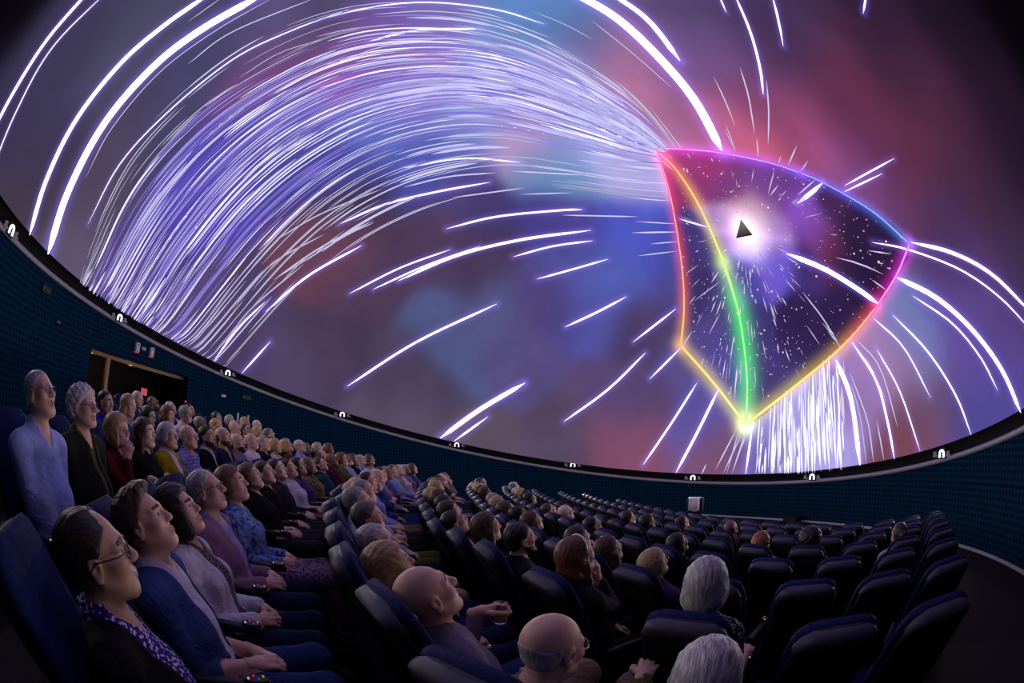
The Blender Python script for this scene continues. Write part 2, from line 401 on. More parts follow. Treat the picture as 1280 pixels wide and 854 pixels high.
def build_dome():
    NE, NA = 190, 760
    el = np.radians(np.linspace(0, 90, NE)); az = np.radians(np.linspace(0, 360, NA, endpoint=False))
    EL, AZ = np.meshgrid(el, az, indexing='ij')
    V = SC + RD * ((np.cos(EL) * np.sin(AZ))[..., None] * E1 + (np.cos(EL) * np.cos(AZ))[..., None] * E2 + np.sin(EL)[..., None] * NV)
    V = V.reshape(-1, 3)
    i, j = np.meshgrid(np.arange(NE - 1), np.arange(NA), indexing='ij'); jn = (j + 1) % NA
    F = np.c_[(i * NA + j).ravel(), (i * NA + jn).ravel(), ((i + 1) * NA + jn).ravel(), ((i + 1) * NA + j).ravel()][:, ::-1]
    # base colours spread over the dome surface
    def spread(Pd, Cc, sig, X):
        d2 = ((X[:, None] - Pd[None]) ** 2).sum(2)
        wgt = np.exp(-d2 / (2 * sig * sig)) + 1e-5 / (0.3 + d2)
        return (wgt[..., None] * Cc[None]).sum(1) / wgt.sum(1)[:, None]
    def warp(X):
        o = np.zeros_like(X); f = .9; amp = .42
        for k in range(4):
            o += amp * np.c_[np.sin(X[:, 1] * f + 1.7 * k) + np.sin(X[:, 2] * f * 1.3 + k), np.sin(X[:, 2] * f * 1.1 + 2.3 * k) + np.sin(X[:, 0] * f + k * .6), np.sin(X[:, 0] * f * 1.2 + .9 * k) + np.sin(X[:, 1] * f * .8 + k)] * .5
            X = X + o * .25; f *= 1.9; amp *= .55
        return X + o * .0 if False else X
    P, C = parse5(NEB); Pd = dome_hit(P)
    fd = []; fc = []
    for d, c in NEB_FAR:
        d = np.array(d, float); d /= np.linalg.norm(d); oc = CAM - SC; b = d @ oc
        fd.append(CAM + d * (-b + math.sqrt(b * b - oc @ oc + RD * RD))); fc.append(srgb(*c))
    Pd = np.vstack([Pd, fd]); C = np.vstack([C, fc])
    base = np.zeros((len(V), 3))
    for a in range(0, len(V), 20000):
        base[a:a + 20000] = spread(Pd, C, 0.72, warp(V[a:a + 20000]))
    wisp = np.ones(len(V)) * 0.85
    # inside the prism
    ol = catmull(PRISM_OUT + PRISM_OUT[:1], 120)
    D = (V - CAM); D /= np.linalg.norm(D, axis=1)[:, None]; c = D @ RM.T
    ctr = dome_hit(np.array([[960., 340.]]))[0]; nz = (SC - ctr) / RD
    ax = np.cross(nz, [0, 0, 1.0]); ax /= np.linalg.norm(ax); ay = np.cross(nz, ax)
    pd = dome_hit(ol); poly = np.c_[(pd - ctr) @ ax, (pd - ctr) @ ay]
    q = np.c_[(V - ctr) @ ax, (V - ctr) @ ay]; near = ((V - ctr) ** 2).sum(1) < 36
    ins = np.zeros(len(V), bool); x, y = q[:, 0], q[:, 1]
    for (x0, y0), (x1, y1) in zip(poly[:-1], poly[1:]):
        if y0 == y1: continue
        cr = ((y0 > y) != (y1 > y)) & (x < (x1 - x0) * (y - y0) / (y1 - y0) + x0); ins ^= cr
    ins &= near
    P2, C2 = parse5(PRISM_NEB)
    base[ins] = spread(dome_hit(P2), C2, 0.42, warp(V[ins])) * 1.25; wisp[ins] = 1.0
    # glow of bright lines on the screen, as part of the picture
    def glow(pts, sig_px, col, side=None):
        Q = dome_hit(catmull(pts, 50)); m = Q.mean(0); rad = np.linalg.norm(Q - m, axis=1).max() + 1.0
        idx = np.nonzero(((V - m) ** 2).sum(1) < rad * rad)[0]
        if not len(idx): return
        dd = ((V[idx][:, None] - Q[None]) ** 2).sum(2); k = dd.argmin(1); d2 = dd[np.arange(len(idx)), k]
        sg = sig_px / FPX * np.linalg.norm(Q[k] - CAM, axis=1)
        col = np.asarray(col, float)
        cc = col if col.ndim == 1 else np.array([np.interp(k / 49.0, np.linspace(0, 1, len(col)), col[:, i]) for i in range(3)]).T
        base[idx] += np.exp(-d2 / (2 * sg * sg))[:, None] * cc
    for pts, wd, br in TR:
        if wd >= 2.4: glow(pts, max(3.2, wd * 0.62), np.array([0.16, 0.09, 0.55]) * min(1.0, wd / 7 + 0.15) * 0.8)
    for pts, cols, wd in PRISM_EDGES:
        glow(pts, wd * 1.9, np.array([srgb(*c_) for c_ in cols]) * 0.42)
    glow([(926, 284), (932, 290)], 24, (0.16, 0.08, 0.14)); glow([(926, 284), (932, 290)], 12, (0.6, 0.42, 0.42)); glow([(927, 285), (930, 289)], 7, (0.9, 0.8, 0.75))
    glow([(925, 311), (942, 312)], 9, (0.25, 0.25, 0.55)); glow([(890, 287), (985, 300)], 5, (.12, .08, .16))
    glow([(922, 375), (932, 440), (934, 500)], 11, (0.02, 0.22, 0.03)); glow([(932, 528), (932, 534)], 9, (.5, .6, .3))
    glow([(895, 470), (980, 480)], 30, (.01, .01, .03)); glow([(820, 186), (826, 196)], 8, (.7, .1, .35))
    me = mesh_np('dome_screen', V, F, True, [mat_screen('dome_picture', True)])
    ca = me.attributes.new('picture', 'FLOAT_COLOR', 'POINT')
    ca.data.foreach_set('color', np.c_[base, np.ones(len(V))].astype(np.float32).ravel())
    wa = me.attributes.new('wisp', 'FLOAT', 'POINT'); wa.data.foreach_set('value', wisp.astype(np.float32))
    dome = link('ceiling', me)
    tag(dome, 'curved dome screen showing purple nebula and star trails', kind='structure')
    return dome


PRISM_EDGES = [([(820, 185), (860, 187), (900, 191), (960, 203), (1000, 216)], [(255, 60, 190), (230, 60, 230), (200, 60, 255), (160, 70, 255), (120, 80, 255)], 3.2),
               ([(1000, 216), (1030, 229), (1090, 264), (1137, 305)], [(120, 80, 255), (80, 90, 255), (60, 120, 255), (90, 150, 255)], 3.0),
               ([(1137, 305), (1120, 345), (1095, 384)], [(220, 60, 255), (255, 40, 230), (255, 40, 150)], 3.8),
               ([(1095, 384), (1070, 415), (1040, 445), (985, 490), (932, 531)], [(255, 60, 100), (255, 130, 30), (255, 200, 30), (255, 230, 60), (255, 240, 90)], 4.0),
               ([(932, 531), (893, 480), (851, 432)], [(255, 250, 120), (255, 230, 30), (255, 200, 20)], 3.8),
               ([(851, 432), (855, 385), (852, 330), (838, 245), (820, 185)], [(255, 190, 30), (255, 130, 30), (255, 90, 50), (255, 50, 90), (255, 60, 160)], 3.0),
               ([(822, 190), (845, 212), (870, 250), (890, 292), (905, 330)], [(255, 90, 120), (255, 140, 30), (255, 200, 30), (250, 230, 60), (220, 255, 60)], 3.4),
               ([(905, 330), (917, 368), (925, 400), (932, 450), (934, 490), (932, 531)], [(220, 255, 60), (120, 255, 60), (60, 255, 60), (50, 240, 70), (90, 230, 90), (200, 255, 160)], 4.6)]
dome = build_dome()
SCREEN = mat_screen('dome_lines')
rb = Ribbons()
for pts, wd, br in TR:
    rb.add(pts, wd * (.9 if wd < 5 else .95), np.array(W) * br * (2.2 if wd > 6 else 1.5) if wd > 2.3 else np.array([.72, .66, 1.0]) * br, taper=.06 if wd > 6 else .15)
for n_ in range(860):                                        # the dense sweep
    u = min(6.98, max(0.0, rng.normal(2.9, 1.15) if rng.random() < .8 else rng.uniform(0.3, 6.9)))
    t0 = rng.uniform(-.05, .97); L = rng.uniform(.06, .26) * (1.0 if u > 1.2 else .7)
    tt = np.clip(np.linspace(t0, t0 + L, 5), 0.0, 1.0)
    if tt[-1] - tt[0] < .03: continue
    b = rng.uniform(.15, 1) ** 3
    c0 = np.array([.20, .15, .66]) * (1 - b) + np.array([.95, .92, 1.0]) * b * (1 + .8 * b)
    if u > 5 or u < 1: c0 = np.array([.75, .72, 1.0]) * rng.uniform(.5, 1)
    rb.add(stream_pt(u, tt), rng.choice([1.0, 1.2, 1.6, 2.4, 3.4], p=[.40, .32, .20, .06, .02]), c0 * (.95 if t0 > .3 else 1.0))
for n_ in range(130):                                         # wide soft streaks where the sweep narrows
    u = min(5.5, max(.6, rng.normal(2.9, .9))); t0 = rng.uniform(0, .4); tt = np.linspace(t0, t0 + rng.uniform(.05, .14), 5)
    rb.add(stream_pt(u, tt), rng.uniform(1.5, 4), np.array([.52, .49, .92]) * rng.uniform(.7, 1.25))
for n_ in range(190):                                         # the bundle that leaves under the prism
    a = rng.beta(2.2, 2.0); x0 = 945 + a * 110
    ytop = np.interp(x0, [932, 985, 1040, 1075], [531, 490, 446, 412])
    x1 = 938 + a * 128
    y0 = ytop + rng.uniform(-6, 90); y1 = min(592 - max(0, (x0 - 1000)) * .1, y0 + rng.uniform(12, 75))
    if y1 - y0 < 6: continue
    f = lambda yy: x0 + (x1 - x0) * (yy - ytop) / (592 - ytop)
    b = rng.uniform(.3, 1)
    rb.add([(f(y0), y0), (f((y0 + y1) / 2), (y0 + y1) / 2), (f(y1), y1)], rng.choice([1.2, 1.8, 2.8, 4.5], p=[.4, .34, .18, .08]), np.array([.9, .86, 1.1]) * b * (1 + b))
for n_ in range(230):                                         # rays inside the prism
    a = rng.uniform(0, 2 * math.pi) if rng.random() < .45 else rng.normal(1.55, .45)
    r0 = rng.uniform(28, 215); L = rng.uniform(4, 10 + r0 * .16)
    p0 = np.array([930 + math.cos(a) * r0, 289 + math.sin(a) * r0 * 1.02]); p1 = p0 + np.array([math.cos(a), math.sin(a)]) * L
    pin = [ol for ol in (p0, p1)]
    ok = True
    for px_, py_ in pin:
        c_ = False
        for (xa, ya), (xb, yb) in zip(PRISM_OUT, PRISM_OUT[1:] + PRISM_OUT[:1]):
            if (ya > py_) != (yb > py_) and px_ < (xb - xa) * (py_ - ya) / (yb - ya) + xa: c_ = not c_
        ok &= c_
    if ok: rb.add([p0, p1], rng.uniform(.9, 1.9), np.array([.8, .75, 1.0]) * rng.uniform(.35, 1), n=3, taper=.3)
rb.build('projected_star_trails', dome, SCREEN)
rp = Ribbons(); rp.k = 2400
for pts, cols, wd in PRISM_EDGES:
    cl = np.array([srgb(*c_) for c_ in cols]); rp.add(pts, wd * .95, cl * .95 + .03, n=30, taper=.02)
    rp.add(pts, wd * .4, cl * .5 + .55, n=30, taper=.02)
rp.build('projected_prism_outline', dome, SCREEN)
rs = Ribbons(); rs.k = 2600
nst = 0
while nst < 520:
    px_, py_ = rng.uniform(822, 1137), rng.uniform(186, 530); c_ = False
    for (xa, ya), (xb, yb) in zip(PRISM_OUT, PRISM_OUT[1:] + PRISM_OUT[:1]):
        if (ya > py_) != (yb > py_) and px_ < (xb - xa) * (py_ - ya) / (yb - ya) + xa: c_ = not c_
    if not c_: continue
    s_ = rng.choice([.7, 1.0, 1.5, 2.0], p=[.45, .35, .15, .05])
    rs.add([(px_ - s_ / 2, py_), (px_ + s_ / 2, py_)], s_, np.array([1, .9, .98]) * rng.uniform(.3, 1), n=3, taper=0); nst += 1
rs.build('projected_stars', dome, SCREEN)
# the small dark pyramid in the light
pt = dome_hit(np.array([[926, 274.], [920, 298.], [941, 294.], [926, 274.], [930, 284], [941, 294]]), .16)
me = mesh_np('projected_pyramid', pt[:3], [[0, 1, 2]], False, [SCREEN])
ca = me.attributes.new('picture', 'FLOAT_COLOR', 'POINT'); ca.data.foreach_set('color', np.array([[.25, .2, .2, 1], [.02, .012, .012, 1], [.02, .012, .012, 1]], np.float32).ravel())
tag(link('projected_pyramid', me, dome), kind='stuff')
# ------------------------------------------------------------------ round wall, rail, trough
def wall_mat():
    m, nt, b = nodes_of('perforated_blue_panel')
    b.inputs['Roughness'].default_value = 0.85; b.inputs['Specular IOR Level'].default_value = 0.06
    uv = nt.nodes.new('ShaderNodeUVMap'); uv.uv_map = 'UVMap'
    sx = nt.nodes.new('ShaderNodeSeparateXYZ'); nt.links.new(uv.outputs[0], sx.inputs[0])
    def hole(o):
        d = nt.nodes.new('ShaderNodeMath'); d.operation = 'MULTIPLY'; d.inputs[1].default_value = 1 / 0.125; nt.links.new(o, d.inputs[0])
        f = nt.nodes.new('ShaderNodeMath'); f.operation = 'FRACT'; nt.links.new(d.outputs[0], f.inputs[0])
        a = nt.nodes.new('ShaderNodeMath'); a.operation = 'SUBTRACT'; a.inputs[1].default_value = 0.5; nt.links.new(f.outputs[0], a.inputs[0])
        c = nt.nodes.new('ShaderNodeMath'); c.operation = 'ABSOLUTE'; nt.links.new(a.outputs[0], c.inputs[0])
        l = nt.nodes.new('ShaderNodeMath'); l.operation = 'LESS_THAN'; l.inputs[1].default_value = 0.26; nt.links.new(c.outputs[0], l.inputs[0])
        return l.outputs[0]
    h = nt.nodes.new('ShaderNodeMath'); h.operation = 'MULTIPLY'
    nt.links.new(hole(sx.outputs[0]), h.inputs[0]); nt.links.new(hole(sx.outputs[1]), h.inputs[1])
    mx = nt.nodes.new('ShaderNodeMixRGB'); nt.links.new(h.outputs[0], mx.inputs[0])
    mx.inputs[1].default_value = (*WALL_BLUE, 1); mx.inputs[2].default_value = (*[c * .18 for c in WALL_BLUE], 1)
    nt.links.new(mx.outputs[0], b.inputs['Base Color'])
    return m


WALL_BLUE = (0.002, 0.031, 0.070)
M_WALL = wall_mat()
M_BACK = mat_plain('wall_backing_black', (0.004, 0.006, 0.01), .9)
M_RAIL = mat_plain('grey_painted_rail', (0.42, 0.38, 0.44), .4, .5, .1, 20)
M_BLACK = mat_plain('trough_black', (0.004, 0.004, 0.006), .85)
M_CARPET = mat_plain('dark_carpet', (0.030, 0.022, 0.026), .95, .05, .35, 60, .3)
M_STRIP = mat_plain('pale_kerb_strip', (0.5, 0.47, 0.48), .45, .5)


def ring_pt(a, r, z=None, dz=0.0):
    x = DC[0] + r * math.sin(a); y = DC[1] + r * math.cos(a)
    return (x, y, rail_z(x, y) + dz if z is None else z)


def ring_strip(name, prof, mat, parent=None, n=240, smooth=True):
    """prof: list of (radius, z offset from the tilted rim)"""
    V = []; F = []; m = len(prof)
    for k in range(n):
        a = 2 * math.pi * k / n
        V += [ring_pt(a, r, None, dz) for r, dz in prof]
    for k in range(n):
        for j in range(m - 1):
            F.append([k * m + j, ((k + 1) % n) * m + j, ((k + 1) % n) * m + j + 1, k * m + j + 1])
    return link(name, mesh_np(name, V, F, smooth, [mat]), parent)


def wall_hit(x, y, r=R):
    d = ray(x, y); o = CAM[:2] - DC[:2]; A = d[:2] @ d[:2]; B = o @ d[:2]; C = o @ o - r * r
    return CAM + d * ((-B + math.sqrt(B * B - A * C)) / A)


def ang_of(p):
    return math.atan2(p[0] - DC[0], p[1] - DC[1])


# backing
V = []; F = []
n = 160
for k in range(n):
    a = 2 * math.pi * k / n
    x, y, z = ring_pt(a, R + .06); V += [(x, y, -.2), (x, y, z + .25)]
for k in range(n):
    F.append([2 * k, 2 * ((k + 1) % n), 2 * ((k + 1) % n) + 1, 2 * k + 1])
# booth opening on the wall: the backing is left out there
pb0 = wall_hit(113, 440); pb1 = wall_hit(233, 492)
ab0, ab1 = ang_of(pb0), ang_of(pb1)
if ab0 > ab1: ab0, ab1 = ab1, ab0
BT0 = wall_hit(117, 426)[2]; BT1 = wall_hit(232, 479)[2]; BB1 = wall_hit(230, 507)[2]
BTOP = (BT0 + BT1) / 2; BBOT = BB1 - .35


def in_booth(k, n_):
    a = 2 * math.pi * (k + .5) / n_
    a = (a + math.pi) % (2 * math.pi) - math.pi
    return ab0 <= a <= ab1


F2 = [f for k, f in enumerate(F) if not in_booth(k, n)]
wall = link('wall_round', mesh_np('wall_round', V, F2, True, [M_BACK]))
tag(wall, 'round auditorium wall of dark blue perforated acoustic panels', kind='structure')
# panels, one object each
NP = 62
edges_a = [2 * math.pi * k / NP - math.pi for k in range(NP)]
edges_a = sorted([a for a in edges_a if not (ab0 - .05 < a < ab1 + .05)] + [ab0, ab1]); edges_a.append(edges_a[0] + 2 * math.pi)


def panel(a0, a1, z0f, z1f, parent):
    g = .006 / R; a0 += g; a1 -= g; V = []; UV = []
    na = 3
    for i in range(na + 1):
        a = a0 + (a1 - a0) * i / na
        for r_ in (R, R + .05):
            x = DC[0] + r_ * math.sin(a); y = DC[1] + r_ * math.cos(a)
            for z in (z0f(x, y), z1f(x, y)):
                V.append((x, y, z)); UV.append((a * R, z))
    F = []
    for i in range(na):
        b = i * 4; c = b + 4
        F += [[b, b + 1, c + 1, c], [b + 2, c + 2, c + 3, b + 3], [b + 1, b + 3, c + 3, c + 1], [b, c, c + 2, b + 2]]
    F += [[0, 2, 3, 1], [na * 4, na * 4 + 1, na * 4 + 3, na * 4 + 2]]
    me = mesh_np('panel', V, F, False, [M_WALL])
    uvl = me.uv_layers.new(name='UVMap')
    li = np.zeros(len(me.loops), np.int32); me.loops.foreach_get('vertex_index', li)
    uvl.data.foreach_set('uv', np.array(UV, np.float32)[li].ravel())
    return link('panel', me, parent)


for a0, a1 in zip(edges_a[:-1], edges_a[1:]):
    top = lambda x, y: rail_z(x, y) - .02
    mid = (a0 + a1) / 2
    if ab0 - 1e-6 <= a0 and a1 <= ab1 + 1e-6:
        panel(a0, a1, lambda x, y: BTOP + .02, top, wall)
        panel(a0, a1, lambda x, y: .02, lambda x, y: BBOT, wall)
        continue
    xm, ym = DC[0] + R * math.sin(mid), DC[1] + R * math.cos(mid)
    h = rail_z(xm, ym)
    if h > 1.9:
        panel(a0, a1, lambda x, y: .02, lambda x, y: 1.30, wall)
        panel(a0, a1, lambda x, y: 1.312, top, wall)
    else:
        panel(a0, a1, lambda x, y: .02, top, wall)
rail = ring_strip('trim_1', [(R + .03, -.05), (R - .03, -.05), (R - .06, -.02), (R - .06, .03), (R - .03, .06), (R + .02, .06)], M_RAIL)
tag(rail, 'pale grey rounded rail along the top of the round wall', kind='structure')
tr = ring_strip('trim_2', [(R + .02, .06), (R + .02, .20), (RD + .03, .315), (RD - .02, .315)], M_BLACK)
tag(tr, 'black light trough between the rail and the dome screen', kind='structure')
V = []; F = []
for k in range(240):
    a = 2 * math.pi * k / 240
    V += [ring_pt(a, R - .01, .005), ring_pt(a, R - .01, .06), ring_pt(a, R - .05, .06), ring_pt(a, R - .05, .005)]
for k in range(240):
    for j in range(3):
        F.append([k * 4 + j, ((k + 1) % 240) * 4 + j, ((k + 1) % 240) * 4 + j + 1, k * 4 + j + 1])
o = link('baseboard_round', mesh_np('baseboard_round', V, F, False, [M_STRIP])); tag(o, 'pale strip along the foot of the round wall', kind='structure')

# ------------------------------------------------------------------ floor and curved seating tiers
def slope(s):
    t = np.clip((s + .6) / 1.9, 0, 1); t = t * t * (3 - 2 * t)
    return (-.30 - .24 * (.3 - s)) * (1 - t) + (.1 + .064 * s) * t


_S = np.linspace(-4, 16, 4001)
_G = np.concatenate([[0], np.cumsum((slope(_S[1:]) + slope(_S[:-1])) / 2 * (_S[1] - _S[0]))]); _G -= np.interp(0, _S, _G)
PITCH_ROW, STEP, HEAD_H = 0.95, 0.155, 1.06


def row_y(k, x): return -.44 + PITCH_ROW * k + float(np.interp(-1 - x, _S, _G))     # plan line of the heads of row k
def row_face(x): return math.atan(float(slope(-1 - x)))                             # turn of the seats to the right of +Y


def head_z(k, x):
    g = max(0.0, float(np.interp(-1 - x, _S, _G)))
    return CZ - .43 - (STEP * k if k <= 2 else STEP * 2 + .12 * (k - 2)) - .07 * g
def floor_z(k, x): return head_z(k, x) - HEAD_H


fl = MB()
nn = 72
fl.add([(DC[0], DC[1], 0)] + [ring_pt(2 * math.pi * k / nn, R + .05, 0) for k in range(nn)], [[0, k + 1, (k + 1) % nn + 1] for k in range(nn)][::1])
floor = fl.obj('floor', M_CARPET); tag(floor, 'dark carpeted floor with curved seating tiers', kind='structure')
XR = lambda k: .42 if k >= 2 else (.05 if k == 1 else -.25)


def in_wall(x, y, m=.12):
    d = math.hypot(x - DC[0], y - DC[1]); return d < R - m


HIPS = .30                                                       # the hips sit this far ahead of the head line
for k in range(-5, 10):
    V = []; F = []
    xs = np.linspace(XR(k) + .15, -13.5, 60)
    strip = []
    for x in xs:
        y = row_y(k, x); f = row_face(x); dx, dy = math.sin(f), math.cos(f)
        yb, yf = y - .36, y + .59
        if not (in_wall(x, yb) and in_wall(x, yf)):
            continue
        z = max(.012, floor_z(k, x)); strip.append((x, yb, yf, z))
    if len(strip) < 2: continue
    for x, yb, yf, z in strip:
        V += [(x, yb, z), (x, yf, z), (x, yf, max(.0, z - .45)), (x, yb, max(.0, z - .45))]
    for i in range(len(strip) - 1):
        b = 4 * i; c = b + 4
        F += [[b, b + 1, c + 1, c], [b + 1, b + 2, c + 2, c + 1], [b, c, c + 3, b + 3]]
    F += [[0, 3, 2, 1], [4 * len(strip) - 4, 4 * len(strip) - 3, 4 * len(strip) - 2, 4 * len(strip) - 1]]
    link('tier', mesh_np('tier', V, F, False, [M_CARPET]), floor)
# sloping side aisle on the near side
V = []; F = []
ys = np.linspace(-4, 8.6, 20)
for y in ys:
    k = (y - .3 + .44) / PITCH_ROW; z = max(.015, CZ - .43 - (STEP * k if k <= 2 else STEP * 2 + .12 * (k - 2)) - HEAD_H - .01 - .10 * max(0, y - 1.2))
    xw = DC[0] + math.sqrt(max(.1, (R - .1) ** 2 - (y - DC[1]) ** 2))
    V += [(-.6 if y < .2 else (.22 if y < .9 else .5), y, z), (max(.6, xw), y, z)]
for i in range(len(ys) - 1): F.append([2 * i, 2 * i + 1, 2 * i + 3, 2 * i + 2])
link('aisle_ramp', mesh_np('aisle_ramp', V, F, False, [M_CARPET]), floor)
# ------------------------------------------------------------------ recliner seats
M_SEAT = mat_plain('navy_upholstery', (0.006, 0.011, 0.075), .8, .2, .25, 60, .25, sheen=.0)
M_SHELL = mat_plain('black_seat_shell', (0.006, 0.006, 0.011), .5, .35)
M_HEADBAND = mat_plain('grey_vinyl_band', (0.05, 0.046, 0.075), .58, .4, .12, 40)
M_ARM = mat_plain('black_armrest', (0.008, 0.008, 0.012), .45, .4)
M_STEEL = mat_plain('dark_steel', (0.05, 0.05, 0.055), .4, .5, metal=.6)
BTN = [mat_emit('button_amber', srgb(255, 170, 30), .45), mat_emit('button_blue', srgb(40, 90, 255), .45), mat_emit('button_red', srgb(255, 40, 40), .45), mat_emit('button_white', srgb(235, 235, 255), .45)]
# back profile along its length (local y, z) and half widths
BACK = [(-.135, .36, .190), (-.16, .46, .203), (-.205, .62, .206), (-.265, .78, .206), (-.33, .925, .203), (-.378, 1.02, .194), (-.405, 1.068, .172), (-.418, 1.09, .134)]


def slab(front_off, back_off, inset=0.0, i0=0, i1=None, round_=0.03):
    """a slab following the reclined back; offsets along the local normal (front positive)"""
    P = BACK[i0:i1]; V = []; nn_ = len(P)
    ang = np.linspace(0, 2 * math.pi, 16, endpoint=False)
    for i, (y, z, hw) in enumerate(P):
        a = P[max(i - 1, 0)]; b = P[min(i + 1, nn_ - 1)]
        t = np.array([b[0] - a[0], b[1] - a[1]]); t /= np.linalg.norm(t); nrm = np.array([t[1], -t[0]])
        hw = hw - inset; d0, d1 = back_off, front_off
        for q in ang:                                             # rounded rectangle section
            cx = math.copysign(abs(math.cos(q)) ** .35, math.cos(q)) * hw
            cn = (d0 + d1) / 2 + math.copysign(abs(math.sin(q)) ** .6, math.sin(q)) * (d1 - d0) / 2
            V.append((cx, y + nrm[0] * cn, z + nrm[1] * cn))
    F = []
    for i in range(nn_ - 1):
        for k in range(16):
            F.append([i * 16 + k, i * 16 + (k + 1) % 16, (i + 1) * 16 + (k + 1) % 16, (i + 1) * 16 + k])
    F += [list(range(16))[::-1], [(nn_ - 1) * 16 + k for k in range(16)]]
    return V, F


def seat_meshes():
    S = {}
    V, F = slab(.055, -.002, .0); S['backrest'] = mesh_np('backrest', V, F, True, [M_SEAT])
    V, F = slab(.0, -.05, .012, 0, 7); S['back_shell'] = mesh_np('back_shell', V, F, True, [M_SHELL])
    V, F = slab(.012, -.058, .004, 5, 8); S['head_band'] = mesh_np('head_band', V, F, True, [M_HEADBAND])
    me = MB().box(-.202, .202, -.16, .36, .30, .41).mesh('seat_cushion', M_SEAT); S['seat_cushion'] = bevelled(me, .035, 3)
    for sd in (-1, 1):
        m = MB().box(sd * .236 - .024, sd * .236 + .024, -.14, .24, .585, .625).mesh('armrest', M_ARM); S['armrest', sd] = bevelled(m, .014, 2)
        S['arm_support', sd] = MB().box(sd * .236 - .014, sd * .236 + .014, -.10, .10, .0, .60).mesh('arm_support', M_SHELL)
    S['pedestal'] = MB().box(-.05, .05, -.02, .16, .0, .31).box(-.20, .20, -.05, .20, .0, .03).mesh('pedestal', M_STEEL)
    b = MB()
    ring = [(math.cos(t) * .025, math.sin(t) * .045) for t in np.linspace(0, 2 * math.pi, 14, endpoint=False)]
    b.add([(x + .236, y + .185, z) for z in (.62, .637) for x, y in ring], [[k, (k + 1) % 14, 14 + (k + 1) % 14, 14 + k] for k in range(14)] + [[14 + k for k in range(14)]])
    S['keypad'] = b.mesh('keypad', M_ARM)
    for i, (x, y) in enumerate([(-.009, .026), (.009, .010), (-.009, -.008), (.008, -.026)]):
        S['button', i] = MB().box(.236 + x - .004, .236 + x + .004, .185 + y - .0035, .185 + y + .0035, .636, .642).mesh('button', BTN[i])
    return S


SEAT = seat_meshes()
SEATS = []


def place_seat(x, y, z, f, label, group, detail=True, recline=0.0, left_arm=False):
    """x, y: plan point of the hips; f: turn to the right of +Y"""
    r = empty('recliner_seat', (x, y, z), -f)
    tag(r, label, 'seat', group)
    for key, me in SEAT.items():
        nm = key if isinstance(key, str) else key[0]
        if nm == 'button': continue
        if not isinstance(key, str) and key[1] == -1 and not left_arm: continue      # the armrest on that side is the neighbour's
        if not detail and nm in ('keypad', 'arm_support'): continue
        o = link(nm, me, r)
        if recline and nm in ('backrest', 'back_shell', 'head_band'):
            o.matrix_local = Matrix.Translation((0, -.135, .36)) @ Matrix.Rotation(math.radians(recline), 4, 'X') @ Matrix.Translation((0, .135, -.36))
        if nm == 'keypad':
            for i in range(4): link('button', SEAT['button', i], o)
    SEATS.append(r)
    return r
# ------------------------------------------------------------------ people: implicit surfaces turned into one continuous mesh
def seg_d(X, Y, Z, a, b, ra, rb, sx):
    ax, ay, az = a; bx, by, bz = (b[0] - a[0]) / sx, b[1] - a[1], b[2] - a[2]
    px = (X - ax) / sx; py = Y - ay; pz = Z - az
    L = bx * bx + by * by + bz * bz + 1e-12
    t = np.clip((px * bx + py * by + pz * bz) / L, 0, 1)
    return np.sqrt((px - t * bx) ** 2 + (py - t * by) ** 2 + (pz - t * bz) ** 2) - (ra + (rb - ra) * t)


def ell_d(X, Y, Z, c, r):
    q = ((X - c[0]) / r[0]) ** 2 + ((Y - c[1]) / r[1]) ** 2 + ((Z - c[2]) / r[2]) ** 2
    k = np.sqrt(q)
    return (k - 1) * min(r) * (1 + 0.5 * (max(r) / min(r) - 1))


class Prim:
    __slots__ = ('t', 'a', 'b', 'ra', 'rb', 'sx', 'lab', 'k', 'op')
    def __init__(s, t, a, b, ra, rb=None, sx=1.0, lab=0, k=.03, op=1):
        s.t = t; s.a = np.asarray(a, float); s.b = np.asarray(b, float); s.ra = ra; s.rb = ra if rb is None else rb; s.sx = sx; s.lab = lab; s.k = k; s.op = op
    def d(s, X, Y, Z):
        return seg_d(X, Y, Z, s.a, s.b, s.ra, s.rb, s.sx) if s.t == 'c' else ell_d(X, Y, Z, s.a, s.b)
    def box(s):
        if s.t == 'c':
            r = max(s.ra, s.rb); m = np.array([r * max(1, s.sx), r, r])
            return np.minimum(s.a, s.b) - m, np.maximum(s.a, s.b) + m
        return s.a - s.b, s.a + s.b


def cap(a, b, ra, rb=None, lab=0, k=.03, sx=1.0, op=1): return Prim('c', a, b, ra, rb, sx, lab, k, op)
def ell(c, r, lab=0, k=.03, op=1): return Prim('e', c, r, 0, 0, 1, lab, k, op)


